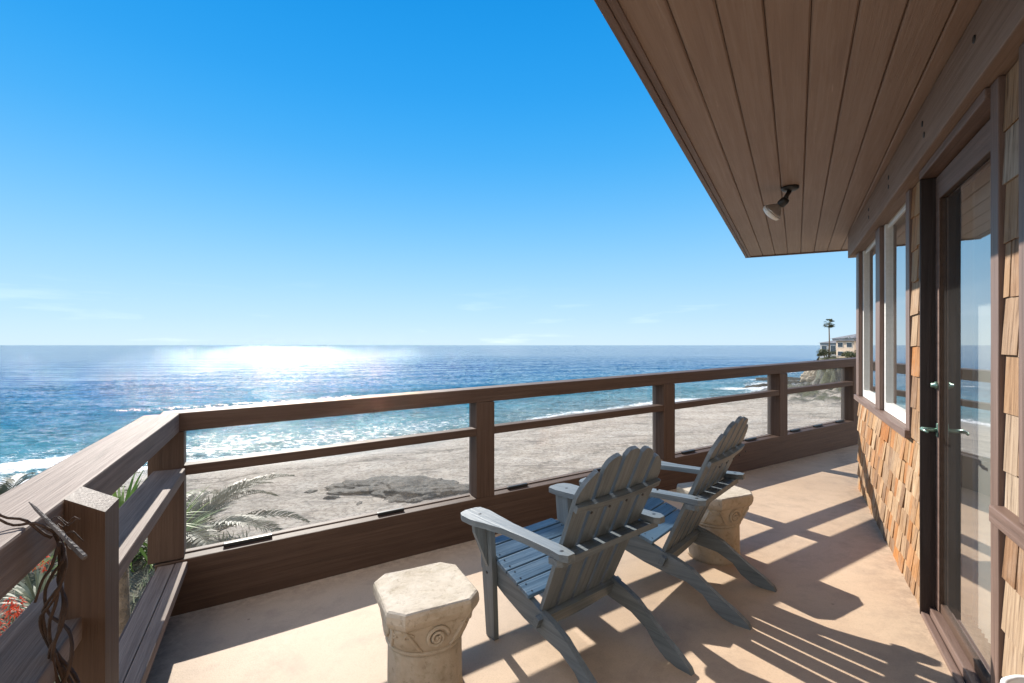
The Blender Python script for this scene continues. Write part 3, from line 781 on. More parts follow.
# ------------------------------------------------------------------ stone pedestals
def chsq(w, c):
    h = w/2; return [(h-c, -h), (h, -h+c), (h, h-c), (h-c, h), (-h+c, h), (-h, h-c), (-h, -h+c), (-h+c, -h)]
def make_pedestal(label):
    t = thing('stone_pedestal', label, 'pedestal', (0, 0, 0), 0, 'carved stone pedestals on the deck')
    H = .41
    bm = bmesh.new(); rings = []
    for w, z in ((.325, H-.072), (.345, H-.060), (.358, H-.040), (.358, H-.016), (.350, H-.004), (.338, H)):
        rings.append([bm.verts.new((x, y_, z)) for x, y_ in chsq(w, w*.15)])
    for a, b2 in zip(rings, rings[1:]):
        for k in range(8): bm.faces.new((a[k], a[(k+1) % 8], b2[(k+1) % 8], b2[k]))
    bm.faces.new(rings[-1]); bm.faces.new(rings[0][::-1])
    bmesh.ops.subdivide_edges(bm, edges=bm.edges[:], cuts=3, use_grid_fill=True)
    wobble(bm, .0020, 14, 3); wobble(bm, .0012, 40, 5)
    obj('cap', bm, M['stone'], t, smooth=False)
    # capital: from round shaft to chamfered square
    bm = bmesh.new(); seg = 48; rings = []
    def rad(a, f, z):   # superellipse blend: f=0 round, 1 squarish
        p = 2+f*5; c, s = abs(math.cos(a)), abs(math.sin(a)); return (c**p+s**p)**(-1/p)
    prof = []
    for j in range(9):
        u = j/8; z = H-.175+.104*u; prof.append((z, .147+.010*u**2, u))
    for z, r0, f in prof:
        ring = []
        for k in range(seg):
            a = 2*math.pi*k/seg; rr = r0*rad(a, f, z)
            ring.append(bm.verts.new((rr*math.cos(a), rr*math.sin(a), z)))
        rings.append(ring)
    for a, b2 in zip(rings, rings[1:]):
        for k in range(seg): bm.faces.new((a[k], a[(k+1) % seg], b2[(k+1) % seg], b2[k]))
    bm.faces.new(rings[-1]); bm.faces.new(rings[0][::-1])
    cap = obj('capital', bm, M['stone'], t, smooth=True)
    # necking ring
    bm = bmesh.new(); add_lathe(bm, ((.140, H-.190), (.150, H-.186), (.153, H-.180), (.150, H-.174), (.140, H-.170)), 48); obj('necking', bm, M['stone'], t, smooth=True)
    # scroll reliefs on the four faces plus the leaf arcs beside them
    for k in range(4):
        Mr = Matrix.Rotation(R(90*k), 4, 'Z'); bm = bmesh.new()
        pts = []
        for i in range(46):
            a = i*.30; r = .046*math.exp(-a*.105); x = r*math.cos(a); z = H-.124 + r*math.sin(a)
            u = (z-(H-.175))/.104; y0 = -(.148+.010*max(0, u)**2)*1.0
            pts.append((x, y0-.001-.006*(1-r/.048), z))
        add_tube(bm, pts, [.0085*(1-.35*i/46) for i in range(46)], 7)
        add_lathe(bm, ((.010, 0), (.009, .005), (.001, .008)), 12, Matrix.Translation((0, -.153, H-.124)) @ Matrix.Rotation(R(90), 4, 'X'))
        for s in (-1, 1):
            pts = []
            for i in range(14):
                u = i/13; a = s*(.052+.055*u**.8); z = H-.168+.094*u
                uu = (z-(H-.175))/.104; f = uu; ang = -math.pi/2 + math.atan2(a, .14)
                rr = (.147+.010*uu**2)*rad(ang, f, z)
                pts.append((rr*math.cos(ang), rr*math.sin(ang)-.001, z))
            add_tube(bm, pts, [.0045+.003*math.sin(math.pi*i/13) for i in range(14)], 6)
            pts = []
            for i in range(16):
                a_ = i*.42; r = .015*math.exp(-a_*.12); ang = -math.pi/2 + s*(.62+0) ; 
                z = H-.100 + r*math.sin(a_); tx = r*math.cos(a_)
                uu = (z-(H-.175))/.104; an = ang + tx/.145; rr = (.147+.010*uu**2)*rad(an, uu, z)
                pts.append(((rr+.001)*math.cos(an), (rr+.001)*math.sin(an), z))
            add_tube(bm, pts, .004, 6)
        bm.transform(Mr); obj('scroll_carving', bm, M['stone'], cap, smooth=True)
    # shaft with shallow flutes
    bm = bmesh.new(); seg = 96; rings = []
    for z in (0, .02, .05, .10, .15, .20, H-.188):
        ring = []
        for k in range(seg):
            a = 2*math.pi*k/seg; fl = .5-.5*math.cos(a*12); r = .1445 + .004*(1 - z/.22)*.6 - .003*(fl**3)
            if z < .03: r += .004
            ring.append(bm.verts.new((r*math.cos(a), r*math.sin(a), z)))
        rings.append(ring)
    for a, b2 in zip(rings, rings[1:]):
        for k in range(seg): bm.faces.new((a[k], a[(k+1) % seg], b2[(k+1) % seg], b2[k]))
    bm.faces.new(rings[-1]); bm.faces.new(rings[0][::-1])
    obj('shaft', bm, M['stone'], t, smooth=True)
    return t
pd1 = make_pedestal('carved cream stone pedestal standing alone in front at the bottom of the photo')
pd2 = dup(pd1); pd2['label'] = 'carved stone pedestal half hidden behind the farther adirondack chair'
def place_up(o, x, y_, az): o.matrix_basis = Matrix.Translation((x, y_, floor_z(x, y_)-.004)) @ Matrix.Rotation(az, 4, 'Z')
place_up(pd1, -.345, 1.905, R(26.8)); place_up(pd2, 1.24, 2.95, R(24))

# ------------------------------------------------------------------ dry vine and stake on the newel post
M['vine'] = simple('dry_vine_bark', (.055, .032, .022), .75, 0, .3, .4, 30, .5)
M['stake'] = simple('weathered_stake', (.10, .085, .078), .7, 0, .3, .4, 30, .5)
def px_at(px, py, Y): return V3((px-512)/480*Y, Y, EYE-(py-345)/480*Y)
vine = thing('climbing_vine', 'dry twisted brown vine stems winding up the face of the square newel post', 'vine', tuple(np_))
rv = random.Random(4)
Yf = .985
ctr = [(70, 700), (66, 670), (58, 640), (52, 615), (54, 590), (62, 565), (62, 548), (55, 530)]
for k in range(6):
    pts = []; ph = rv.random()*6.28; amp = rv.uniform(9, 17)
    for i in range(29):
        u = i/28; f = u*(len(ctr)-1); a = int(min(f, len(ctr)-2)); w = f-a
        cx = ctr[a][0]*(1-w)+ctr[a+1][0]*w; cy = ctr[a][1]*(1-w)+ctr[a+1][1]*w
        th = ph + u*(7+k*.7); e = amp*(1 - .8*min(1, max(0, (u-.45)/.3))) if u < 2 else 0
        pts.append(px_at(cx + e*math.cos(th)*.9, cy + 4*math.sin(th*1.7), Yf - .012 + .0*k + .016*math.sin(th)))
    bm = bmesh.new(); add_tube(bm, pts, [.0033*(1-.35*i/28)*(1+.2*rv.random()) for i in range(29)], 8); obj('stem', bm, M['vine'], vine, smooth=True)
# stems reaching left along the rail, and fine tendrils
for a, b2 in (((55, 530), (-14, 517)), ((52, 535), (-12, 507)), ((60, 545), (35, 600))):
    pts = [px_at(a[0]+(b2[0]-a[0])*i/10, a[1]+(b2[1]-a[1])*i/10 + 3*math.sin(i*.9+a[1]), Yf-.03-.004*i) for i in range(11)]
    bm = bmesh.new(); add_tube(bm, pts, [.0032-.0001*i for i in range(11)], 7); obj('stem', bm, M['vine'], vine, smooth=True)
for k in range(7):
    x0_, y0_ = 52+rv.uniform(-6, 8), 528+rv.uniform(-8, 10); an = rv.uniform(-.9, .7); l_ = rv.uniform(16, 34)
    pts = [px_at(x0_+l_*i/8*math.cos(an), y0_-l_*i/8*math.sin(an)+4*math.sin(i*.8+k), Yf+.006-.003*i) for i in range(9)]
    bm = bmesh.new(); add_tube(bm, pts, .0008, 5); obj('tendril', bm, M['vine'], vine, smooth=True)
p0, p1 = px_at(29, 502, .97), px_at(85, 558, .93)
bm = bmesh.new(); add_tube(bm, [p0, p0.lerp(p1, .12), p0.lerp(p1, .5), p0.lerp(p1, .97), p1], [.0010, .0032, .0045, .0058, .0050], 6)
single('garden_stake', bm, M['stake'], 'pointed grey-brown wooden stake caught across the vine at the top of the newel post', 'stake')

# ------------------------------------------------------------------ terrain, beach, headland
SHX = np.array([-400, -90, -60, -44, -34, -22, -11, -2, 8, 30, 52, 68, 76, 90, 120, 400.])
SHY = np.array([-60,   15,  30,  41,  49,  56,  62, 73, 84, 101, 113, 121, 124, 128, 130, 130.])
def shore_y(x): return np.interp(x, SHX, SHY)
HL = [(69, 97), (70, 108), (74, 118), (82, 128), (88, 140), (98, 146), (140, 150), (300, 140), (400, 60), (160, 60), (110, 78), (84, 90)]
def sdist(px, py, poly):
    """signed distance, positive inside"""
    d = np.full(px.shape, 1e9); ins = np.zeros(px.shape, bool); n = len(poly)
    for i in range(n):
        ax, ay = poly[i]; bx, by = poly[(i+1) % n]; ex, ey = bx-ax, by-ay
        t = np.clip(((px-ax)*ex+(py-ay)*ey)/(ex*ex+ey*ey), 0, 1)
        d = np.minimum(d, np.hypot(px-ax-t*ex, py-ay-t*ey))
        c = ((ay > py) != (by > py)) & (px < (bx-ax)*(py-ay)/((by-ay) if by != ay else 1e-9)+ax)
        ins ^= c
    return np.where(ins, d, -d)
def sst(a, b_, x): t = np.clip((x-a)/(b_-a), 0, 1); return t*t*(3-2*t)
def fbm(x, y_, s, seed=0, oct=4):
    out = np.empty(x.shape); fx, fy = x.ravel(), y_.ravel(); r = out.ravel()
    for i in range(fx.size): r[i] = noise.fractal(Vector((fx[i]*s+seed, fy[i]*s-seed, seed)), 1.0, 2.0, oct)
    return r.reshape(x.shape)
def axis(segs):
    a = []
    for lo, hi, n in segs: a += list(np.linspace(lo, hi, n, endpoint=False))
    a.append(segs[-1][1]); return np.array(a)
def grid_mesh(name, X, Y, Z, mats, attrs=None, smooth=True, face_mat=None):
    ny, nx = X.shape; me = bpy.data.meshes.new(name)
    co = np.stack([X, Y, Z], -1).reshape(-1, 3)
    i = np.arange(nx*ny).reshape(ny, nx)
    f = np.stack([i[:-1, :-1], i[:-1, 1:], i[1:, 1:], i[1:, :-1]], -1).reshape(-1, 4)
    me.vertices.add(len(co)); me.vertices.foreach_set('co', co.ravel().astype(np.float32))
    me.loops.add(f.size); me.loops.foreach_set('vertex_index', f.ravel().astype(np.int32))
    me.polygons.add(len(f)); me.polygons.foreach_set('loop_start', (np.arange(len(f))*4).astype(np.int32))
    me.update(calc_edges=True); me.validate()
    for m_ in mats: me.materials.append(m_)
    me.polygons.foreach_set('use_smooth', np.full(len(f), smooth))
    for k_, v_ in (attrs or {}).items():
        at = me.attributes.new(k_, 'FLOAT', 'POINT'); at.data.foreach_set('value', v_.ravel().astype(np.float32))
    o = bpy.data.objects.new(name, me); link(o); return o
xs = axis([(-120, -60, 30), (-60, -10, 110), (-10, 60, 110), (60, 130, 110), (130, 330, 50)])
ys_ = axis([(-40, 4, 20), (4, 60, 120), (60, 90, 40), (90, 160, 100), (160, 180, 8)])
X, Y = np.meshgrid(xs, ys_)
sd = (shore_y(X) - Y)*.8
q = (X-CRN.x)*FN.x + (Y-CRN.y)*FN.y
n1 = fbm(X, Y, .12, 3); n2 = fbm(X, Y, .5, 8, 3)
beach = SEA + np.where(sd > 0, .10 + 1.7*(1-np.exp(-sd/22.)), sd*.06) + .10*n1 + .05*n2*(sd > -3)
beach = np.maximum(beach, SEA-4)
bluff = 1-sst(2, 17, q + 1.2*n1)
Zt = beach + bluff*(-3.6-beach) + bluff*.25*n2
lb = (1-sst(-5.4, -3.6, X))*(1-sst(9.0, 14.5, Y))
Zt = np.maximum(Zt, Zt + lb*(-2.35+.15*n2-Zt))
hd = sdist(X + 1.5*n2, Y + 1.5*n1, HL)
n3 = fbm(X, Y, .22, 15, 4)
htop = -1.7 + .03*np.clip(hd, 0, 40) + .5*n1
Hh = sst(-.3, 2.4, hd + 1.0*n3)
Zt = Zt + Hh*(np.maximum(htop, Zt)-Zt)
apron = sst(-22, -1, hd)*(1-Hh)
Zt = Zt + apron*(2.0 + 1.0*n2 + .7*n3)*(sd > -2)

m, nt, b = newmat('beach_and_bluff')
at = nt.nodes.new('ShaderNodeAttribute'); at.attribute_name = 'wet'
ar = nt.nodes.new('ShaderNodeAttribute'); ar.attribute_name = 'rock'
av = nt.nodes.new('ShaderNodeAttribute'); av.attribute_name = 'green'
v = coord(nt)
n_ = noise_(nt, v, .35, 6, .62, .3); nf_ = noise_(nt, v, 2.6, 6, .72, .5); ng = noise_(nt, v, 14, 4, .7)
c = ramp(nt, n_, ((.3, (.42, .365, .30)), (.5, (.54, .475, .40)), (.7, (.64, .575, .495))))
c = mixc(nt, math_(nt, 'MULTIPLY', ramp(nt, nf_, ((.38, (1,)*3), (.54, (0,)*3))), .75), c, (.19, .16, .13))
seaweed = ramp(nt, noise_(nt, coord(nt, scale=(.05, .22, 1), rot=(0, 0, R(-32))), 2.0, 6, .7, .8), ((.53, (0,)*3), (.62, (1,)*3)))
c = mixc(nt, math_(nt, 'MULTIPLY', seaweed, .6), c, (.13, .115, .10))
ak = nt.nodes.new('ShaderNodeAttribute'); ak.attribute_name = 'kelp'
kn = ramp(nt, noise_(nt, v, 1.6, 6, .75), ((.42, (0,)*3), (.56, (1,)*3)))
c = mixc(nt, math_(nt, 'MULTIPLY', math_(nt, 'MULTIPLY', ak.outputs['Fac'], kn), .8), c, (.085, .07, .05))
c = mixc(nt, at.outputs['Fac'], c, (.24, .21, .175))
rk = ramp(nt, noise_(nt, coord(nt, scale=(1, 1, .35)), .55, 8, .75, .6), ((.3, (.03, .03, .034)), (.5, (.085, .085, .088)), (.7, (.17, .165, .16))))
c = mixc(nt, ar.outputs['Fac'], c, rk)
gr = ramp(nt, nf_, ((.3, (.022, .032, .012)), (.52, (.065, .075, .028)), (.72, (.16, .14, .075))))
c = mixc(nt, av.outputs['Fac'], c, gr)
L(nt, c, b.inputs['Base Color'])
rr_ = math_(nt, 'SUBTRACT', .95, math_(nt, 'MULTIPLY', at.outputs['Fac'], .78)); L(nt, rr_, b.inputs['Roughness'])
b.inputs['Specular IOR Level'].default_value = .3
bump_(nt, b, math_(nt, 'ADD', nf_, math_(nt, 'MULTIPLY', ng, .35)), 1.0, .45)
M['terrain'] = m
wet = np.clip(1-sst(1.0, 11.0, sd + 2.5*n1), 0, 1)*.85
g_ = lambda c0, w_: np.exp(-((sd+2.5*n1+.8*n2-c0)/w_)**2)
kelp = np.clip(g_(10, .7) + .8*g_(28, 1.1) + .5*g_(17, 1.6) + .5*g_(36, 2.0), 0, 1)
slope = np.hypot(*np.gradient(Zt, ys_, xs))
rock = np.clip(sst(.45, .9, slope)*(hd > -8), 0, 1)
rock = np.maximum(rock, sst(.02, .2, Hh)*(1-sst(.93, .99, Hh)))
rock = np.maximum(rock, sst(.08, .4, apron)*sst(-.1, .4, n3+.3)*.9)
green = np.clip(np.maximum(bluff*.9*(q < 22), sst(1.0, 2.6, hd + .8*n2)), 0, 1)
green = np.maximum(green, sst(.15, .6, apron)*sst(-.25, .15, n3 + .3*n2)*.9*(sd > 3))
ter = grid_mesh('beach', X, Y, Zt, [M['terrain']], {'wet': wet, 'rock': rock, 'green': green, 'kelp': kelp}); struct(ter)
def ter_z(x, y_):
    i = min(len(xs)-2, max(0, int(np.searchsorted(xs, x)-1))); j = min(len(ys_)-2, max(0, int(np.searchsorted(ys_, y_)-1)))
    u = (x-xs[i])/(xs[i+1]-xs[i]); w = (y_-ys_[j])/(ys_[j+1]-ys_[j])
    return float(Zt[j, i]*(1-u)*(1-w)+Zt[j, i+1]*u*(1-w)+Zt[j+1, i]*(1-u)*w+Zt[j+1, i+1]*u*w)

# ------------------------------------------------------------------ sea
gx = lambda a, b_, n: list(np.geomspace(a, b_, n))
xs2 = np.array([-x for x in gx(140, 60000, 24)][::-1] + list(np.linspace(-139, 150, 420)) + gx(152, 60000, 24))
ys2 = np.array(list(np.linspace(-80, 20, 10)) + list(np.linspace(22, 150, 300)) + gx(150.6, 600, 190) + gx(620, 60000, 40))
X2, Y2 = np.meshgrid(xs2, ys2)
so = (Y2 - shore_y(X2))*.8
nA = fbm(X2, Y2, .035, 2, 3); nB = fbm(X2, Y2, .14, 5, 3); nC = fbm(X2, Y2*2.2, .45, 9, 3)
nearf = 1-sst(200, 700, np.hypot(X2, Y2))
ph = so + 5*nA + 1.5*nB
def band(c0, w): return np.exp(-((ph-c0)/w)**2)
Zs = SEA + nearf*(.16*nC + .14*nB)
mod = lambda s_: np.clip(.5+1.6*fbm(X2*.5, Y2*.1, .05, s_, 2), 0, 1)
m1, m2, m3 = mod(31), mod(37), mod(41)
Zs += .45*band(9, 2.2)*m1 + .75*band(26, 3.0)*m2 + .8*band(52, 3.5)*m3 + .35*band(80, 5)*m1
Zs += nearf*.16*np.sin(ph/3.4)*sst(10, 40, so)
foam = np.clip(1-sst(0, 7, ph), 0, 1)*.85
foam = np.maximum(foam, np.clip(band(8, 2.6)*(.25+m1*.8), 0, 1))
foam = np.maximum(foam, band(24, 2.4)*m2*.8*sst(-8, 12, X2)); foam = np.maximum(foam, band(50, 2.2)*np.clip(m3-.25, 0, 1)*.75)
foam = np.maximum(foam, .42*np.clip(1-sst(4, 26, ph), 0, 1))
foam = np.maximum(foam, .53*np.clip(1-sst(12, 36, ph), 0, 1)*(1-sst(-12, 10, X2)))
# surf round the rocks off the headland
def spot(cx, cy, rx, ry): return np.exp(-(((X2-cx)/rx)**2+((Y2-cy)/ry)**2))
for s_ in ((82, 148, 13, 8), (97, 152, 10, 8), (66, 136, 11, 6), (58, 190, 16, 4), (112, 215, 20, 6), (95, 172, 14, 7)):
    foam = np.maximum(foam, 1.0*spot(*s_))
foam = np.clip(foam, 0, 1)
m, nt, b = newmat('sea_water')
af = nt.nodes.new('ShaderNodeAttribute'); af.attribute_name = 'foam'
as_ = nt.nodes.new('ShaderNodeAttribute'); as_.attribute_name = 'offshore'
v = coord(nt)
deep = ramp(nt, as_.outputs['Fac'], ((0, (.10, .19, .19)), (.10, (.035, .19, .24)), (.28, (.012, .125, .22)), (.6, (.003, .075, .19)), (1, (.002, .055, .17))))
pat = noise_(nt, coord(nt, scale=(.012, .05, 1)), 1.0, 5, .6)
deep = mixc(nt, math_(nt, 'MULTIPLY', ramp(nt, pat, ((.42, (0,)*3), (.62, (1,)*3))), .4), deep, (.012, .06, .10))
fn = noise_(nt, coord(nt, scale=(.8, 1.5, 1)), 1.0, 8, .80, .6)
# foam shows where the noise rises over a threshold set by the foam amount
fm = math_(nt, 'SUBTRACT', math_(nt, 'ADD', fn, math_(nt, 'MULTIPLY', af.outputs['Fac'], .47)), .76)
fmask = math_(nt, 'MULTIPLY', fm, 9.0, True)
fmask = math_(nt, 'MULTIPLY', fmask, math_(nt, 'GREATER_THAN', af.outputs['Fac'], .03))
c = mixc(nt, fmask, deep, (.80, .82, .83))
L(nt, c, b.inputs['Base Color'])
b.inputs['IOR'].default_value = 1.33; b.inputs['Specular IOR Level'].default_value = .4
cdn = nt.nodes.new('ShaderNodeVectorMath'); cdn.operation = 'LENGTH'; L(nt, v, cdn.inputs[0])
far = math_(nt, 'POWER', math_(nt, 'DIVIDE', cdn.outputs['Value'], 900.0, True), .5)
L(nt, math_(nt, 'ADD', math_(nt, 'ADD', .055, math_(nt, 'MULTIPLY', math_(nt, 'MULTIPLY', far, -.026), ramp(nt, noise_(nt, coord(nt, scale=(.006, .012, 1)), 1.0, 8, .82), ((.40, (.25,)*3), (.66, (1,)*3))))), math_(nt, 'MULTIPLY', fmask, .5), True), b.inputs['Roughness'])
L(nt, math_(nt, 'SUBTRACT', .46, math_(nt, 'MULTIPLY', far, .38)), b.inputs['Specular IOR Level'])
w0 = noise_(nt, coord(nt, scale=(.007, .03, 1)), 1.0, 5, .7, .3)
w1 = noise_(nt, coord(nt, scale=(.06, .14, 1)), 1.0, 4, .6, .3)
w2 = noise_(nt, coord(nt, scale=(.45, .95, 1)), 1.0, 5, .65, .3)
w3 = noise_(nt, coord(nt, scale=(2.2, 4.0, 1)), 1.0, 3, .6)
nn = bump_(nt, None, w0, 1.0, 4.5)
nn = bump_(nt, None, w1, 1.0, 2.0, nn)
nn = bump_(nt, None, w2, 1.0, .44, nn)
nn = bump_(nt, b, w3, 1.0, .09, nn)
M['sea'] = m
sea = grid_mesh('sea', X2, Y2, Zs, [M['sea']], {'foam': foam, 'offshore': np.clip(so/160, 0, 1)}); struct(sea)

# ------------------------------------------------------------------ rocks
m, nt, b = newmat('dark_wet_rock'); v = coord(nt)
n_ = noise_(nt, v, 1.2, 8, .75, .5); nb_ = noise_(nt, v, 6, 5, .7)
nh_ = noise_(nt, v, 3.2, 8, .85, .4)
c = ramp(nt, nh_, ((.36, (.006, .006, .005)), (.5, (.035, .031, .024)), (.62, (.13, .115, .09))))
L(nt, c, b.inputs['Base Color']); b.inputs['Roughness'].default_value = .8
bump_(nt, b, math_(nt, 'ADD', n_, math_(nt, 'MULTIPLY', nb_, .5)), 1, .25); M['rock'] = m
def rock_bm(rx, ry, rz, seed, sub=5, flat=.5):
    bm = bmesh.new(); bmesh.ops.create_icosphere(bm, subdivisions=sub, radius=1)
    for v_ in bm.verts:
        p = v_.co.copy(); n_ = noise.fractal(p*1.6+Vector((seed, seed, 0)), 1, 2, 5)
        rg = 1-2*abs(noise.noise(p*5+Vector((0, seed, 0)))); r2 = 1-2*abs(noise.noise(p*13+Vector((seed, 0, 0))))
        s_ = 1+.38*n_+.05*rg+.03*r2
        v_.co = Vector((p.x*rx*s_, p.y*ry*s_, max(-.3, p.z)*rz*(1+.6*n_)+(.16*rg+.10*r2)*min(1, rz)*max(0, p.z+.4)))
    return bm
def rock(x, y_, rx, ry, rz, seed, label, group=None, rz_=0, sink=.1):
    z = max(ter_z(x, y_), SEA-.3)
    return single('rock', rock_bm(rx, ry, rz, seed), M['rock'], label, 'rock', group, Matrix.Translation((x, y_, z-sink)) @ Matrix.Rotation(rz_, 4, 'Z'), True)
rock(-10.7, 38.4, 3.5, 2.1, .42, 3, 'broad dark seaweed covered rock on the sand behind the left glass panel', rz_=.2)
rock(-6.9, 37.0, 3.6, 2.6, .55, 9, 'low dark rock mass nearest the first railing post, on the sand', rz_=-.1)
rp_ = random.Random(5)
for i in range(16):
    a_ = rp_.uniform(2.4, 6.6); r0 = rp_.uniform(4.2, 6.6)
    single('beach_stone', rock_bm(rp_.uniform(.15, .5), rp_.uniform(.12, .4), rp_.uniform(.08, .22), i+30, 3), M['rock'], 'small dark stone scattered on the sand round the broad dark rock', 'stone', 'small stones round the dark rock',
           Matrix.Translation((-9.0+1.1*r0*math.cos(a_), 37.5+.6*r0*math.sin(a_), ter_z(-9.0+1.1*r0*math.cos(a_), 37.5+.6*r0*math.sin(a_))-.02)), True)
G = 'rocks in the surf below the headland'
for x, y_, rx, ry, rz, s_, lb in (
    (79, 146, 5, 2.2, .9, 2, 'long dark rock ledge awash in white surf'),
    (88, 152, 6, 2.5, 1.3, 5, 'larger dark rock standing in surf off the headland tip'),
    (70, 138, 4, 1.6, .7, 6, 'small dark rock nearest the beach in the surf'),
    (96, 170, 9, 2.2, 1.2, 7, 'distant dark reef line beyond the headland tip'),
    (78, 122, 4, 2.5, 2.2, 8, 'pale sandy boulder at the foot of the grey cliff')):
    rock(x, y_, rx, ry, rz, s_, lb, G)
bpy.data.objects['rock.006'].data.materials[0] = simple('sandy_rock', (.40, .33, .25), .9, 0, .2, .3, 1.5, .6, .2) if 'rock.006' in bpy.data.objects else M['rock']

# ------------------------------------------------------------------ plants
def leaf_mat(name, a, b_, rough=.5):
    m, nt, b = newmat(name); g = nt.nodes.new('ShaderNodeNewGeometry')
    c = ramp(nt, g.outputs['Random Per Island'], ((0, a), (1, b_)))
    L(nt, c, b.inputs['Base Color']); b.inputs['Roughness'].default_value = rough; b.inputs['Specular IOR Level'].default_value = .3
    tr = nt.nodes.new('ShaderNodeBsdfTranslucent'); L(nt, c, tr.inputs[0]); ms = nt.nodes.new('ShaderNodeMixShader'); ms.inputs[0].default_value = .35
    out = nt.nodes['Material Output']; L(nt, b.outputs[0], ms.inputs[1]); L(nt, tr.outputs[0], ms.inputs[2]); L(nt, ms.outputs[0], out.inputs[0])
    return m
M['frond'] = leaf_mat('palm_frond_leaf', (.042, .052, .025), (.085, .088, .05))
M['green_leaf'] = leaf_mat('bright_leaf', (.07, .15, .02), (.18, .26, .05))
M['olive'] = leaf_mat('coastal_scrub_leaf', (.030, .045, .015), (.11, .11, .04))
M['agave'] = leaf_mat('agave_leaf', (.16, .19, .13), (.28, .29, .20))
M['red'] = leaf_mat('red_flower', (.55, .03, .01), (.75, .10, .02))
M['bark'] = simple('palm_bark', (.16, .12, .085), .9, 0, .2, .35, 6, .8, .05)
def frond_bm(bm, base, az, el0, ln, droop, rnd, nl=46, ll=.52, lw=.024):
    """pinnate frond: rachis tube plus paired leaflets"""
    pts = []; p = Vector(base); e = el0
    n = 16
    for i in range(n+1):
        pts.append(p.copy()); e = el0 - droop*(i/n)**1.3
        p = p + Vector((math.cos(az)*math.cos(e), math.sin(az)*math.cos(e), math.sin(e)))*ln/n
    add_tube(bm, pts, [.022*(1-.85*i/n) for i in range(n+1)], 5)
    for i in range(nl):
        u = .12+.88*i/nl; f = u*n; a = int(min(f, n-1)); w = f-a; pt = pts[a].lerp(pts[a+1], w); t = (pts[a+1]-pts[a]).normalized()
        side = t.cross(Vector((0, 0, 1))).normalized(); upv = side.cross(t)
        l_ = ll*math.sin(math.pi*min(1, .18+u*.80))**.7
        for s in (-1, 1):
            d = (side*s*.75 + t*.75 + upv*(.28+rnd.uniform(-.1, .1))).normalized()
            q1 = pt + d*l_*.5 + Vector((0, 0, .0)); q2 = pt + d*l_ + Vector((0, 0, -l_*.18))
            wv = t.cross(d).normalized().cross(d)*lw
            a1 = bm.verts.new(pt-wv*.4); a2 = bm.verts.new(pt+wv*.4); b1 = bm.verts.new(q1-wv); b2 = bm.verts.new(q1+wv); c1 = bm.verts.new(q2)
            bm.faces.new((a1, a2, b2, b1)); bm.faces.new((b1, b2, c1))
def feather_palm(x, y_, ztop, label, nf, ln, seed, bias=None):
    z0 = ter_z(x, y_); rnd = random.Random(seed)
    t = thing('palm_tree', label, 'palm', (x, y_, z0), 0, 'palms on the bluff below the deck')
    bm = bmesh.new(); add_tube(bm, [(x, y_, z0-.3), (x+.05, y_, (z0+ztop)/2), (x, y_, ztop)], [.24, .2, .17], 12); obj('trunk', bm, M['bark'], t, smooth=True)
    for i in range(nf):
        bm = bmesh.new(); az = 2*math.pi*i/nf*1.0 + rnd.uniform(-.2, .2); el = rnd.uniform(.45, 1.25)
        frond_bm(bm, (x+.1*math.cos(az), y_+.1*math.sin(az), ztop-.05), az, el, ln*rnd.uniform(.85, 1.1), rnd.uniform(1.1, 1.7), rnd)
        obj('frond', bm, M['frond'], t)
feather_palm(-6.9, 9.6, -3.0, 'feathery palm whose grey-green fronds show through the left glass panel', 22, 2.9, 3)
feather_palm(-10.6, 9.8, -2.9, 'feather palm whose frond tips rise just above the left handrail', 16, 2.7, 8)
def rosette(name, x, y_, label, cat, mat, n=40, ln=.6, w=.03, seed=1, z=None, flowers=0, group=None, spread=1.0):
    z0 = ter_z(x, y_) if z is None else z; rnd = random.Random(seed)
    t = thing(name, label, cat, (x, y_, z0), 0, group)
    bm = bmesh.new()
    for i in range(n):
        az = rnd.random()*6.283; el = rnd.uniform(.25, 1.45)*spread; l_ = ln*rnd.uniform(.7, 1.1); p = Vector((x, y_, z0)); prev = None; e = el
        side = Vector((-math.sin(az), math.cos(az), 0))
        for j in range(6):
            u = j/5; ww = w*(1-u)**.6*(1 if j else .7)+.0008
            a = bm.verts.new(p-side*ww); b2 = bm.verts.new(p+side*ww)
            if prev: bm.faces.new((prev[0], prev[1], b2, a))
            prev = (a, b2); e -= .16
            p = p + Vector((math.cos(az)*math.cos(e), math.sin(az)*math.cos(e), math.sin(e)))*l_/5
    obj('leaves', bm, mat, t)
    for i in range(flowers):
        az = rnd.random()*6.283; r = rnd.uniform(.05, .35); fx, fy = x+r*math.cos(az), y_+r*math.sin(az); hh = rnd.uniform(.45, .75)*ln/.5
        bm = bmesh.new(); add_tube(bm, [(x, y_, z0), ((x+fx)/2, (y_+fy)/2, z0+hh*.6), (fx, fy, z0+hh)], .008, 5); st = obj('flower_stalk', bm, M['agave'], t)
        bm = bmesh.new()
        for k in range(70):
            a = rnd.random()*6.283; hz_ = rnd.uniform(-.12, .10); rr = .045*(1-abs(hz_)/.14)+.01
            c0 = Vector((fx+rr*math.cos(a), fy+rr*math.sin(a), z0+hh+hz_)); d = Vector((math.cos(a)*.04, math.sin(a)*.04, -.03))
            s_ = Vector((-math.sin(a), math.cos(a), 0))*.009
            bm.faces.new((bm.verts.new(c0-s_), bm.verts.new(c0+s_), bm.verts.new(c0+d)))
        obj('flower', bm, M['red'], st)
    return t
GA = 'succulents on the bluff beside the deck'
rosette('aloe', -6.6, 6.7, 'aloe with several red flower spikes just outside the left railing', 'aloe', M['agave'], 50, .7, .04, 2, flowers=6, group=GA)
rosette('aloe', -5.9, 5.6, 'red flowering aloe lowest in the gap under the left handrail', 'aloe', M['agave'], 50, .6, .04, 5, flowers=5, group=GA)
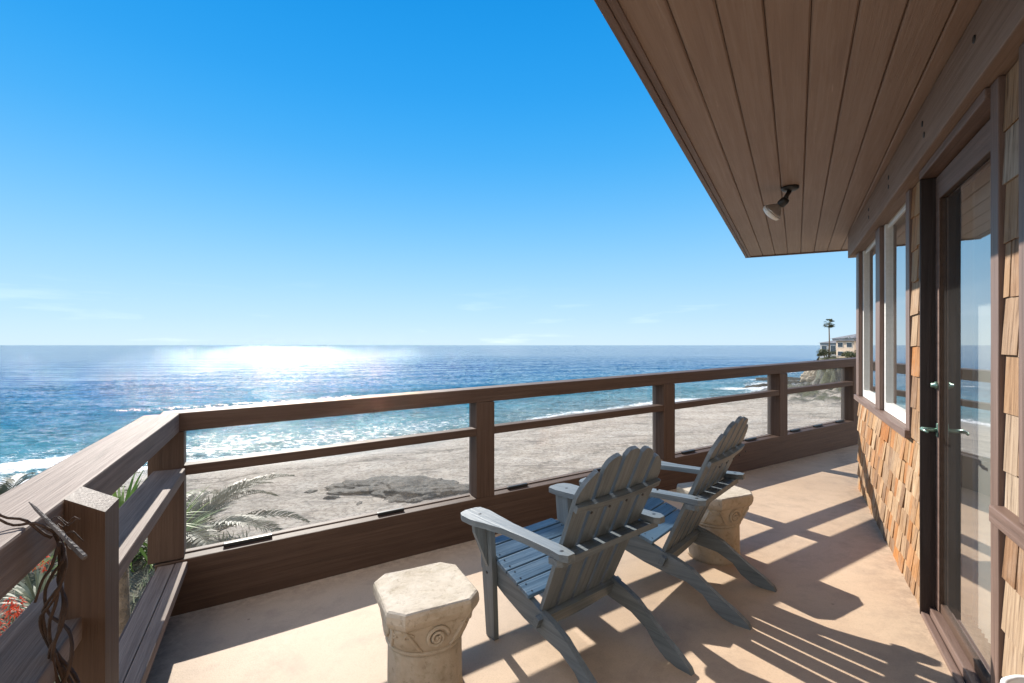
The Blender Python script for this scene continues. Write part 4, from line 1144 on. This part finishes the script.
rosette('yucca', -6.9, 8.2, 'spiky bright green yucca above the red aloe flowers', 'yucca', M['green_leaf'], 90, 1.0, .022, 6)
rosette('yucca', -6.35, 8.9, 'green yucca standing low on the bluff behind the corner post', 'yucca', M['green_leaf'], 110, 1.2, .03, 9)
def tall_yucca():
    x, y_, zt_ = -4.12, 5.05, -.62; z0 = ter_z(x, y_)
    t = rosette('yucca', x, y_, 'tall bright green yucca glimpsed between the left handrail and the board below it', 'yucca', M['green_leaf'], 120, .85, .026, 12, z=zt_)
    bm = bmesh.new(); add_tube(bm, [(x, y_, z0-.2), (x+.04, y_, (z0+zt_)/2), (x, y_, zt_)], [.09, .07, .06], 10); obj('trunk', bm, M['bark'], t, smooth=True)
tall_yucca()
# ground cover on the bluff by the deck
bm = bmesh.new(); rnd = random.Random(11)
for i in range(9000):
    x = rnd.uniform(-13, -2.6); y_ = rnd.uniform(2, 12)
    if (V3(x, y_)-CRN).dot(LN) < .5 and (V3(x, y_)-CRN).dot(FN) < .5: continue
    z = ter_z(x, y_); az = rnd.random()*6.283; e = rnd.uniform(.2, 1.4); l_ = rnd.uniform(.06, .26)
    s_ = Vector((-math.sin(az), math.cos(az), 0))*rnd.uniform(.006, .022)
    tip = Vector((x, y_, z)) + Vector((math.cos(az)*math.cos(e), math.sin(az)*math.cos(e), math.sin(e)))*l_
    c0 = Vector((x, y_, z-.01)); bm.faces.new((bm.verts.new(c0-s_), bm.verts.new(c0+s_), bm.verts.new(tip+s_*.4), bm.verts.new(tip-s_*.2)))
o = obj('ground_cover', bm, M['agave']); o['kind'] = 'stuff'; o['label'] = 'dry grey-green ground cover on the bluff beside the deck'; o['category'] = 'ground cover'

# ------------------------------------------------------------------ headland: shrubs, houses, fan palm
def shrub(x, y_, r, h, seed, label, mat, group):
    z0 = ter_z(x, y_); rnd = random.Random(seed); t = thing('shrub', label, 'shrub', (x, y_, z0), 0, group)
    bm = bmesh.new(); add_tube(bm, [(x, y_, z0-.2), (x, y_, z0+h*.5)], [.12, .05], 6); obj('stem', bm, M['bark'], t)
    bm = bmesh.new()
    cl = [(rnd.uniform(-.6, .6)*r, rnd.uniform(-.6, .6)*r, rnd.uniform(.3, .8)*h, rnd.uniform(.3, .55)) for _ in range(7)]
    for i in range(700):
        c = rnd.choice(cl); a = rnd.random()*6.283; e = math.asin(rnd.uniform(-.6, 1)); rr = rnd.uniform(.7, 1)
        p = Vector((x+c[0]+r*c[3]*rr*math.cos(a)*math.cos(e), y_+c[1]+r*c[3]*rr*math.sin(a)*math.cos(e), z0+max(.05, c[2]+h*c[3]*rr*math.sin(e)*.9)))
        s = rnd.uniform(.08, .2); u_ = Vector((rnd.gauss(0, 1), rnd.gauss(0, 1), rnd.gauss(0, 1))).normalized(); w_ = u_.orthogonal().normalized()
        bm.faces.new((bm.verts.new(p-u_*s), bm.verts.new(p+w_*s*.7), bm.verts.new(p+u_*s), bm.verts.new(p-w_*s*.7)))
    obj('foliage', bm, mat, t)
M['white_wall'] = simple('far_white_wall', (.60, .57, .52), .8, 0, .2, .1, 1)
M['cream_wall'] = simple('far_cream_wall', (.62, .48, .36), .8, 0, .2, .1, 1)
M['grey_wall'] = simple('far_grey_wall', (.34, .35, .36), .8, 0, .2, .1, 1)
M['grey_roof'] = simple('far_grey_roof', (.16, .16, .17), .8, 0, .2, .2, 1)
M['far_glass'] = simple('far_window_glass', (.04, .05, .06), .15, 0, .6, .1, 1)
def far_house(x, y_, w, d, h, rot, label, wall, floors=2, hip=True, cols=4, rh=1.2):
    z0 = ter_z(x, y_)-.8
    mw = Matrix.Translation((x, y_, z0)) @ Matrix.Rotation(rot, 4, 'Z')
    t = thing('house', label, 'house', (x, y_, z0), rot, 'houses on the headland')
    bm = bmesh.new(); add_box(bm, (-w/2, -d/2, 0), (w/2, d/2, h+.8)); obj('wall', bm, wall, t, mw)
    bm = bmesh.new(); z = h+.8
    o_ = .45; a = [bm.verts.new(c) for c in ((-w/2-o_, -d/2-o_, z), (w/2+o_, -d/2-o_, z), (w/2+o_, d/2+o_, z), (-w/2-o_, d/2+o_, z))]
    if hip:
        r_ = [bm.verts.new((-w/2+d/2, 0, z+rh)), bm.verts.new((w/2-d/2, 0, z+rh))]
        for f in ((a[0], a[1], r_[1], r_[0]), (a[2], a[3], r_[0], r_[1]), (a[1], a[2], r_[1]), (a[3], a[0], r_[0]), a[::-1]): bm.faces.new(f)
    else:
        b_ = [bm.verts.new(v.co + Vector((0, 0, .3))) for v in a]
        for i in range(4): bm.faces.new((a[i], a[(i+1) % 4], b_[(i+1) % 4], b_[i]))
        bm.faces.new(a[::-1]); bm.faces.new(b_)
    obj('roof', bm, M['grey_roof'], t, mw)
    fh = h/floors
    for f in range(floors):
        for side in ('front', 'left'):
            nC = cols if side == 'front' else 2; span = w if side == 'front' else d
            for c in range(nC):
                cc = -span/2 + span*(c+.5)/nC; ww = span/nC*.62; z1 = .8+f*fh+fh*.25; z2 = .8+f*fh+fh*.82
                bm = bmesh.new()
                if side == 'front': add_box(bm, (cc-ww/2, -d/2-.06, z1), (cc+ww/2, -d/2-.005, z2))
                else: add_box(bm, (-w/2-.06, cc-ww/2, z1), (-w/2-.005, cc+ww/2, z2))
                fr_ = obj('window', bm, M['white_wall'], t, mw)
                bm = bmesh.new(); g = .1
                if side == 'front': add_box(bm, (cc-ww/2+g, -d/2-.075, z1+g), (cc+ww/2-g, -d/2-.062, z2-g))
                else: add_box(bm, (-w/2-.075, cc-ww/2+g, z1+g), (-w/2-.062, cc+ww/2-g, z2-g))
                obj('pane', bm, M['far_glass'], fr_, mw)
        if f:
            bm = bmesh.new(); z1 = .8+f*fh
            add_box(bm, (-w/2+.2, -d/2-1.3, z1-.15), (w/2-.2, -d/2-.08, z1)); 
            for k in range(9): xk = -w/2+.25+(w-.5)*k/8; add_box(bm, (xk-.04, -d/2-1.28, z1), (xk+.04, -d/2-1.2, z1+.9))
            add_box(bm, (-w/2+.2, -d/2-1.3, z1+.9), (w/2-.2, -d/2-1.2, z1+.98)); obj('balcony', bm, M['white_wall'], t, mw)
far_house(79.7, 122.5, 4, 5, 2.3, .25, 'small low white house with grey roof at the foot of the tall palm', M['white_wall'], 1, True, 2, .7)
far_house(83.2, 121.5, 6.5, 6, 3.3, .1, 'white house with a grey hip roof in the middle of the headland', M['grey_wall'], 1, True, 4, .9)
far_house(80.0, 111.5, 6, 5, 4.0, .15, 'cream house with balconies nearest the window frame on the headland', M['cream_wall'], 2, False, 3)
far_house(99, 134, 14, 8, 4.6, .05, 'large house with dark roof highest on the headland', M['grey_wall'], 2, True, 5, 1.3)
GS = 'shrubs along the headland edge'
sp_ = [(75.5, 116, 2.0, 1.8), (79, 114, 2.4, 1.6), (83, 108, 2.2, 1.5), (76.5, 109.5, 1.8, 1.3), (86, 107, 2.3, 1.8), (90, 110, 2.5, 1.9), (80, 110.5, 2, 1.5), (78, 119, 1.8, 1.4), (84, 130, 2, 1.6), (93, 117, 3, 2.8), (73.8, 104.5, 2.2, 1.5), (77, 103, 2.4, 1.6), (71.5, 105, 1.8, 1.3), (73.5, 112, 2.2, 1.4), (76, 118, 2.2, 1.4), (84.5, 131.5, 2.6, 1.8), (89.5, 140, 2.8, 1.8), (87, 136, 2.4, 1.6), (79.5, 106.5, 2.2, 1.5), (87, 124, 2.6, 4.2), (91.5, 128, 3, 5.4)]
for i, (x, y_, r, h) in enumerate(sp_):
    shrub(x, y_, r, h, i+20, 'olive green shrub in the row along the edge of the headland cliff', M['olive'], GS)
def fan_palm(x, y_, ztop, label, seed=2):
    z0 = ter_z(x, y_); rnd = random.Random(seed); t = thing('palm_tree', label, 'palm', (x, y_, z0))
    bm = bmesh.new(); add_tube(bm, [(x, y_, z0-.3), (x+.1, y_, (z0+ztop)/2), (x, y_, ztop)], [.22, .14, .12], 10); obj('trunk', bm, M['bark'], t, smooth=True)
    bm = bmesh.new()
    for i in range(40):
        az = rnd.random()*6.283; el = rnd.uniform(-.9, 1.3); d = Vector((math.cos(az)*math.cos(el), math.sin(az)*math.cos(el), math.sin(el)))
        b0 = Vector((x, y_, ztop)); st = b0 + d*.75; add_tube(bm, [b0, st], .02, 4)
        sd_ = d.cross(Vector((0, 0, 1))).normalized()
        for k in range(9):
            a = (k-4)*.26; dd = (d*math.cos(a)+sd_*math.sin(a)).normalized(); tip = st+dd*rnd.uniform(.6, .85)+Vector((0, 0, -.14)); mid = st+dd*.4
            wv = d.cross(sd_).cross(dd).normalized()*.06
            bm.faces.new((bm.verts.new(st), bm.verts.new(mid-wv), bm.verts.new(tip), bm.verts.new(mid+wv)))
    obj('crown', bm, M['olive'], t)
fan_palm(76.6, 116, EYE + 21.5/480*116, 'tall thin fan palm standing against the sky on the headland')

# ------------------------------------------------------------------ planter at the wall
def planter():
    x, y_ = 1.030, .895; z = floor_z(x, y_)
    t = thing('planter', 'tall white fluted planter cut off by the bottom right corner beside the shingles', 'planter', (x, y_, z))
    H = .575; bm = bmesh.new(); seg = 72; rings = []
    for r, zz, f in ((.062, 0, 0), (.064, .02, 0), (.058, .04, .3), (.068, .30, 1), (.078, H-.06, 1), (.080, H-.03, .6), (.087, H-.015, .3), (.085, H, .2), (.074, H, .2), (.071, H-.05, 0)):
        rings.append([bm.verts.new((x+(r-.006*f*(.5-.5*math.cos(12*2*math.pi*k/seg)))*math.cos(2*math.pi*k/seg), y_+(r-.006*f*(.5-.5*math.cos(12*2*math.pi*k/seg)))*math.sin(2*math.pi*k/seg), z+zz)) for k in range(seg)])
    for a, b2 in zip(rings, rings[1:]):
        for k in range(seg): bm.faces.new((a[k], a[(k+1) % seg], b2[(k+1) % seg], b2[k]))
    bm.faces.new(rings[0][::-1]); obj('pot', bm, simple('white_glaze', (.78, .77, .75), .3, 0, .5, .04), t, smooth=True)
    bm = bmesh.new(); add_lathe(bm, ((.0715, -.01), (.071, 0), (.04, .004), (.001, .006)), 32, Matrix.Translation((x, y_, z+H-.05)))
    obj('soil', bm, simple('potting_soil', (.05, .035, .025), .95), t)
planter()
